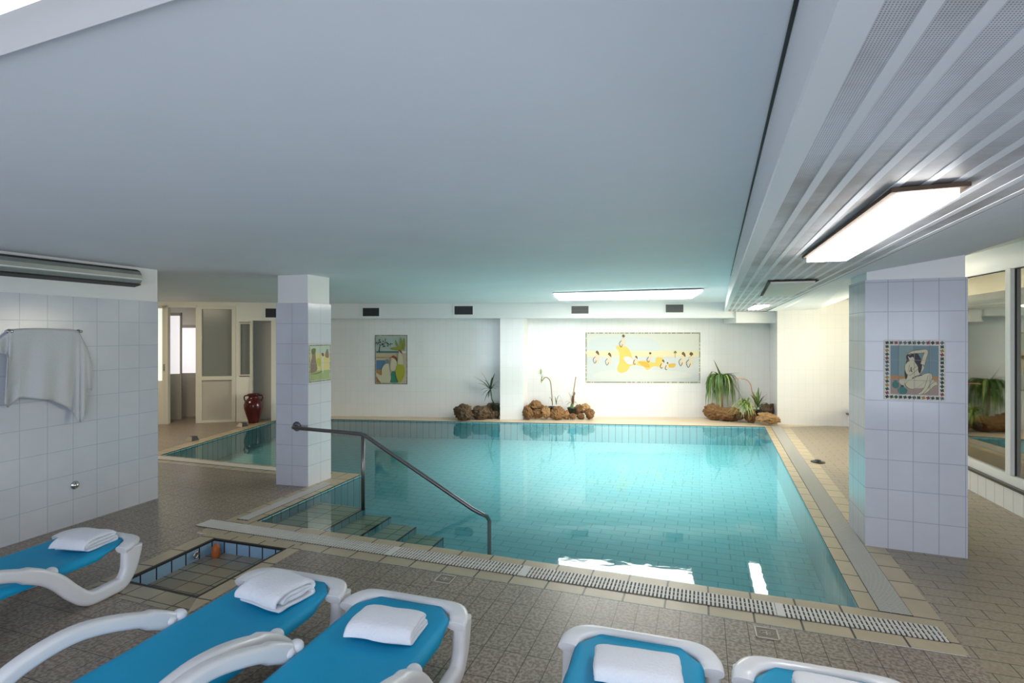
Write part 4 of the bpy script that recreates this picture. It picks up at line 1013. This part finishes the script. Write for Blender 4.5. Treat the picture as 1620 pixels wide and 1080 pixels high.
def onface(A, B, px0, px1, py_top, py_bot):
    p0 = onwall(px0, py_bot, A, B); p1 = onwall(px1, py_bot, A, B); pt = onwall(px0, py_top, A, B)
    d = Vector((p1.x-p0.x, p1.y-p0.y, 0)); return p0, d.normalized(), d.length, pt.z-p0.z
bc = [('bd_green', (.03, .07, .05)), ('bd_dark', (.03, .03, .045)), ('bd_ochre', (.35, .20, .05)), ('bd_red', (.22, .05, .06)), ('bd_green', (.03, .07, .05)), ('bd_blue', (.10, .13, .18))]
O, ud, w_, h_ = onface(RC[0], RC[1], 1398, 1495.5, 537.5, 631)
picture('tile_picture', O, ud, w_, h_, woman, 'square tile picture of a kneeling dark-haired bather on the wide column', .042, 3, .026, (4, 3), bc)
# 2: garden scene on the slim column
g1 = [sh(('pic_pale', (.42, .50, .42)), full(.7, 1), False), sh(('pic_yellow', (.60, .50, .20)), full(.25, .78), False), sh(('pic_grass', (.30, .36, .16)), full(0, .28), False), sh(('pic_lime', (.45, .42, .05)), [(.3, .62), (.5, .64), (.52, .42), (.36, .44)]),
      sh(('pic_bark', (.22, .16, .12)), [(.06, .9), (.22, .92), (.28, .6), (.34, .3), (.0, .24), (.0, .5), (.08, .7)]), sh(('pic_leaf', (.12, .15, .03)), [(.08, .78), (.06, .92), (.26, .94), (.24, .80)]), sh(skin, [(.55, .74), (.66, .72), (.68, .5), (.66, .22), (.62, .22), (.56, .5)]), sh(('pic_brown', (.14, .08, .05)), [(.56, .78), (.66, .80), (.70, .72), (.62, .70)]),
      sh(('pic_bark', (.22, .16, .12)), [(.76, .74), (.84, .90), (.92, .88), (.96, .66), (.80, .66)]), sh(('pic_moss', (.16, .22, .05)), [(.0, .20), (.3, .22), (.6, .26), (.55, .22), (.3, .18)])]
O, ud, w_, h_ = onface(LC[1], LC[2], 488, 522.5, 545, 606)
picture('tile_picture', O, ud, w_, h_, g1, 'small tile picture of a garden scene on the slim column above the handrail', .022, 5, .016, (2, 2), [('bd_green', (.03, .07, .05)), ('bd_moss', (.16, .20, .06)), ('bd_dark', (.03, .03, .045))])
# 3: upright mural of bathers on the back left wall
g2 = [sh(('pic_grey_sky', (.38, .46, .42)), full(.68, 1), False), sh(('pic_teal', (.10, .20, .17)), full(.64, .685, 0, .75), False), sh(('pic_sand', (.48, .40, .28)), full(.5, .64), False), sh(ochre, full(.535, .555, 0, .6), False), sh(('pic_sea', (.10, .20, .32)), full(.28, .49, 0, .45), False), sh(ochre, full(0, .28, 0, .3), False), sh(('pic_sand', (.48, .40, .28)), full(0, .5, .4, 1), False), sh(('pic_green', (.05, .22, .15)), [(.46, .02), (.75, .02), (.7, .2), (.52, .24)])]
rnd = random.Random(2)
for k in range(46):
    a_ = rnd.random()*6.28; r_ = math.sqrt(rnd.random()); x, y = .28+.27*r_*math.cos(a_), .86+.085*r_*math.sin(a_); g2.append(sh(('pic_foliage', (.02, .035, .02)), [(x-.02, y), (x, y+.014), (x+.022, y), (x, y-.012)], False))
g2 += [sh(('pic_foliage', (.02, .035, .02)), [(.08, .67), (.12, .8), (.14, .8), (.115, .67)], False)]
for pts in ([(.80, .70), (.66, .82), (.64, .93), (.72, .84), (.84, .74)], [(.84, .72), (.80, .88), (.82, .98), (.88, .86), (.88, .72)], [(.9, .72), (.90, .88), (.94, .97), (.98, .84), (.94, .70)], [(.84, .74), (.66, .77), (.45, .74), (.62, .71), (.82, .70)]): g2.append(sh(('pic_palm', (.25, .28, .04)), pts))
g2 += [sh(skin, [(.30, .40), (.42, .40), (.46, .26), (.50, .10), (.42, .0), (.18, .0), (.0, .16), (.0, .22), (.18, .16), (.20, .30)]), sh(('pic_bluehair', (.16, .22, .22)), [(.31, .42), (.30, .48), (.37, .51), (.43, .48), (.42, .42)]), sh(skin, [(.52, .54), (.60, .56), (.68, .46), (.70, .36), (.60, .26), (.50, .28), (.48, .40)]), sh(('pic_red', (.25, .07, .04)), [(.52, .55), (.58, .59), (.70, .54), (.70, .46), (.62, .52)]),
       sh(skin, [(.78, .68), (.86, .62), (.90, .48), (.88, .38), (.74, .38), (.74, .55)]), sh(('pic_red', (.25, .07, .04)), [(.76, .70), (.84, .70), (.88, .62), (.80, .66)]), sh(('pic_skirt', (.36, .36, .04)), [(.70, .38), (.90, .38), (.96, .22), (.84, .02), (.74, .04), (.66, .2)])]
O, ud, w_, h_ = onface((-4.9, 11.05), (-.20, 10.67), 593, 645, 529.5, 607.5)
picture('tile_picture', O, ud, w_, h_, g2, 'upright tile picture of bathers under a tree on the back wall', .03, 7, .022, (1, 1), [('bd_green', (.03, .07, .05)), ('bd_dark', (.03, .03, .045)), ('bd_moss', (.16, .20, .06))])
# 4: wide pale mural on the back right wall
pg, py_, gold = ('pale_sky', (.60, .60, .53)), ('pale_yellow', (.70, .60, .38)), ('pic_gold', (.72, .50, .13))
g3 = [sh(pg, full(.58, 1), False), sh(('pale_blue', (.55, .58, .57)), [(.0, .62), (.6, .6), (.58, .9), (.1, .92)], True), sh(py_, full(.50, .64), False), sh(('pale_water', (.54, .56, .55)), full(0, .52), False), sh(('pale_water2', (.58, .58, .54)), [(.1, .06), (.9, .08), (.8, .22), (.2, .24)]),
      sh(gold, [(.26, .72), (.30, .76), (.36, .72), (.39, .62), (.41, .48), (.44, .42), (.52, .44), (.60, .40), (.66, .44), (.68, .30), (.60, .32), (.54, .24), (.50, .32), (.40, .34), (.36, .22), (.30, .18), (.27, .26), (.29, .40), (.29, .60)]), sh(('pic_gold2', (.62, .38, .07)), [(.46, .42), (.54, .40), (.56, .30), (.50, .32)]), sh(('pic_gold2', (.62, .38, .07)), [(.72, .36), (.79, .38), (.78, .30), (.73, .30)]), sh(('pic_white', (.62, .64, .58)), [(.33, .50), (.38, .52), (.42, .42), (.40, .36), (.36, .38)]),
      sh(gold, [(.62, .50), (.68, .50), (.67, .38), (.62, .38)])]
br = ('pic_brown2', (.14, .09, .05)); pskin = ('pic_pale_skin', (.64, .54, .40))
for x, y, s_, fl_ in ((.09, .50, 1, 1), (.20, .46, 1, 1), (.325, .84, 1, -1), (.44, .44, .7, 1), (.565, .50, .8, -1), (.68, .36, .7, 1), (.72, .32, .6, -1), (.86, .46, 1.1, 1), (.93, .44, 1.2, -1)):
    g3 += [sh(pskin, [(x-.014*s_, y+.06*s_), (x+.012*s_, y+.07*s_), (x+.02*s_, y-.02), (x+.012, y-.10*s_), (x-.014, y-.10*s_), (x-.018*s_, y-.01)]), sh(br, [(x-.012*s_, y+.11*s_), (x, y+.15*s_), (x+.016*s_, y+.11*s_), (x+.018*s_*fl_, y+.05*s_), (x, y+.085*s_)]),
           (br[0], br[1], [(x-.016*s_, y+.02), (x-.035*s_, y-.04), (x-.02*s_, y-.12*s_), (x-.005, y-.06)], 'line')]
g3 += [sh(br, full(.50, .60, .787, .79), False), sh(('pic_moss', (.16, .22, .05)), [(.775, .60), (.79, .65), (.803, .60)])]
O, ud, w_, h_ = onface((.30, 10.87), (5.20, 10.72), 926, 1108, 525.5, 605.5)
picture('tile_picture', O, ud, w_, h_, g3, 'wide pale tile picture of a golden barge and swimmers on the back right wall', .032, 9, .024, (1, 1), [('bd_green2', (.10, .14, .07)), ('bd_brown', (.20, .10, .06)), ('bd_moss', (.16, .20, .06)), ('bd_pale', (.5, .48, .36))])
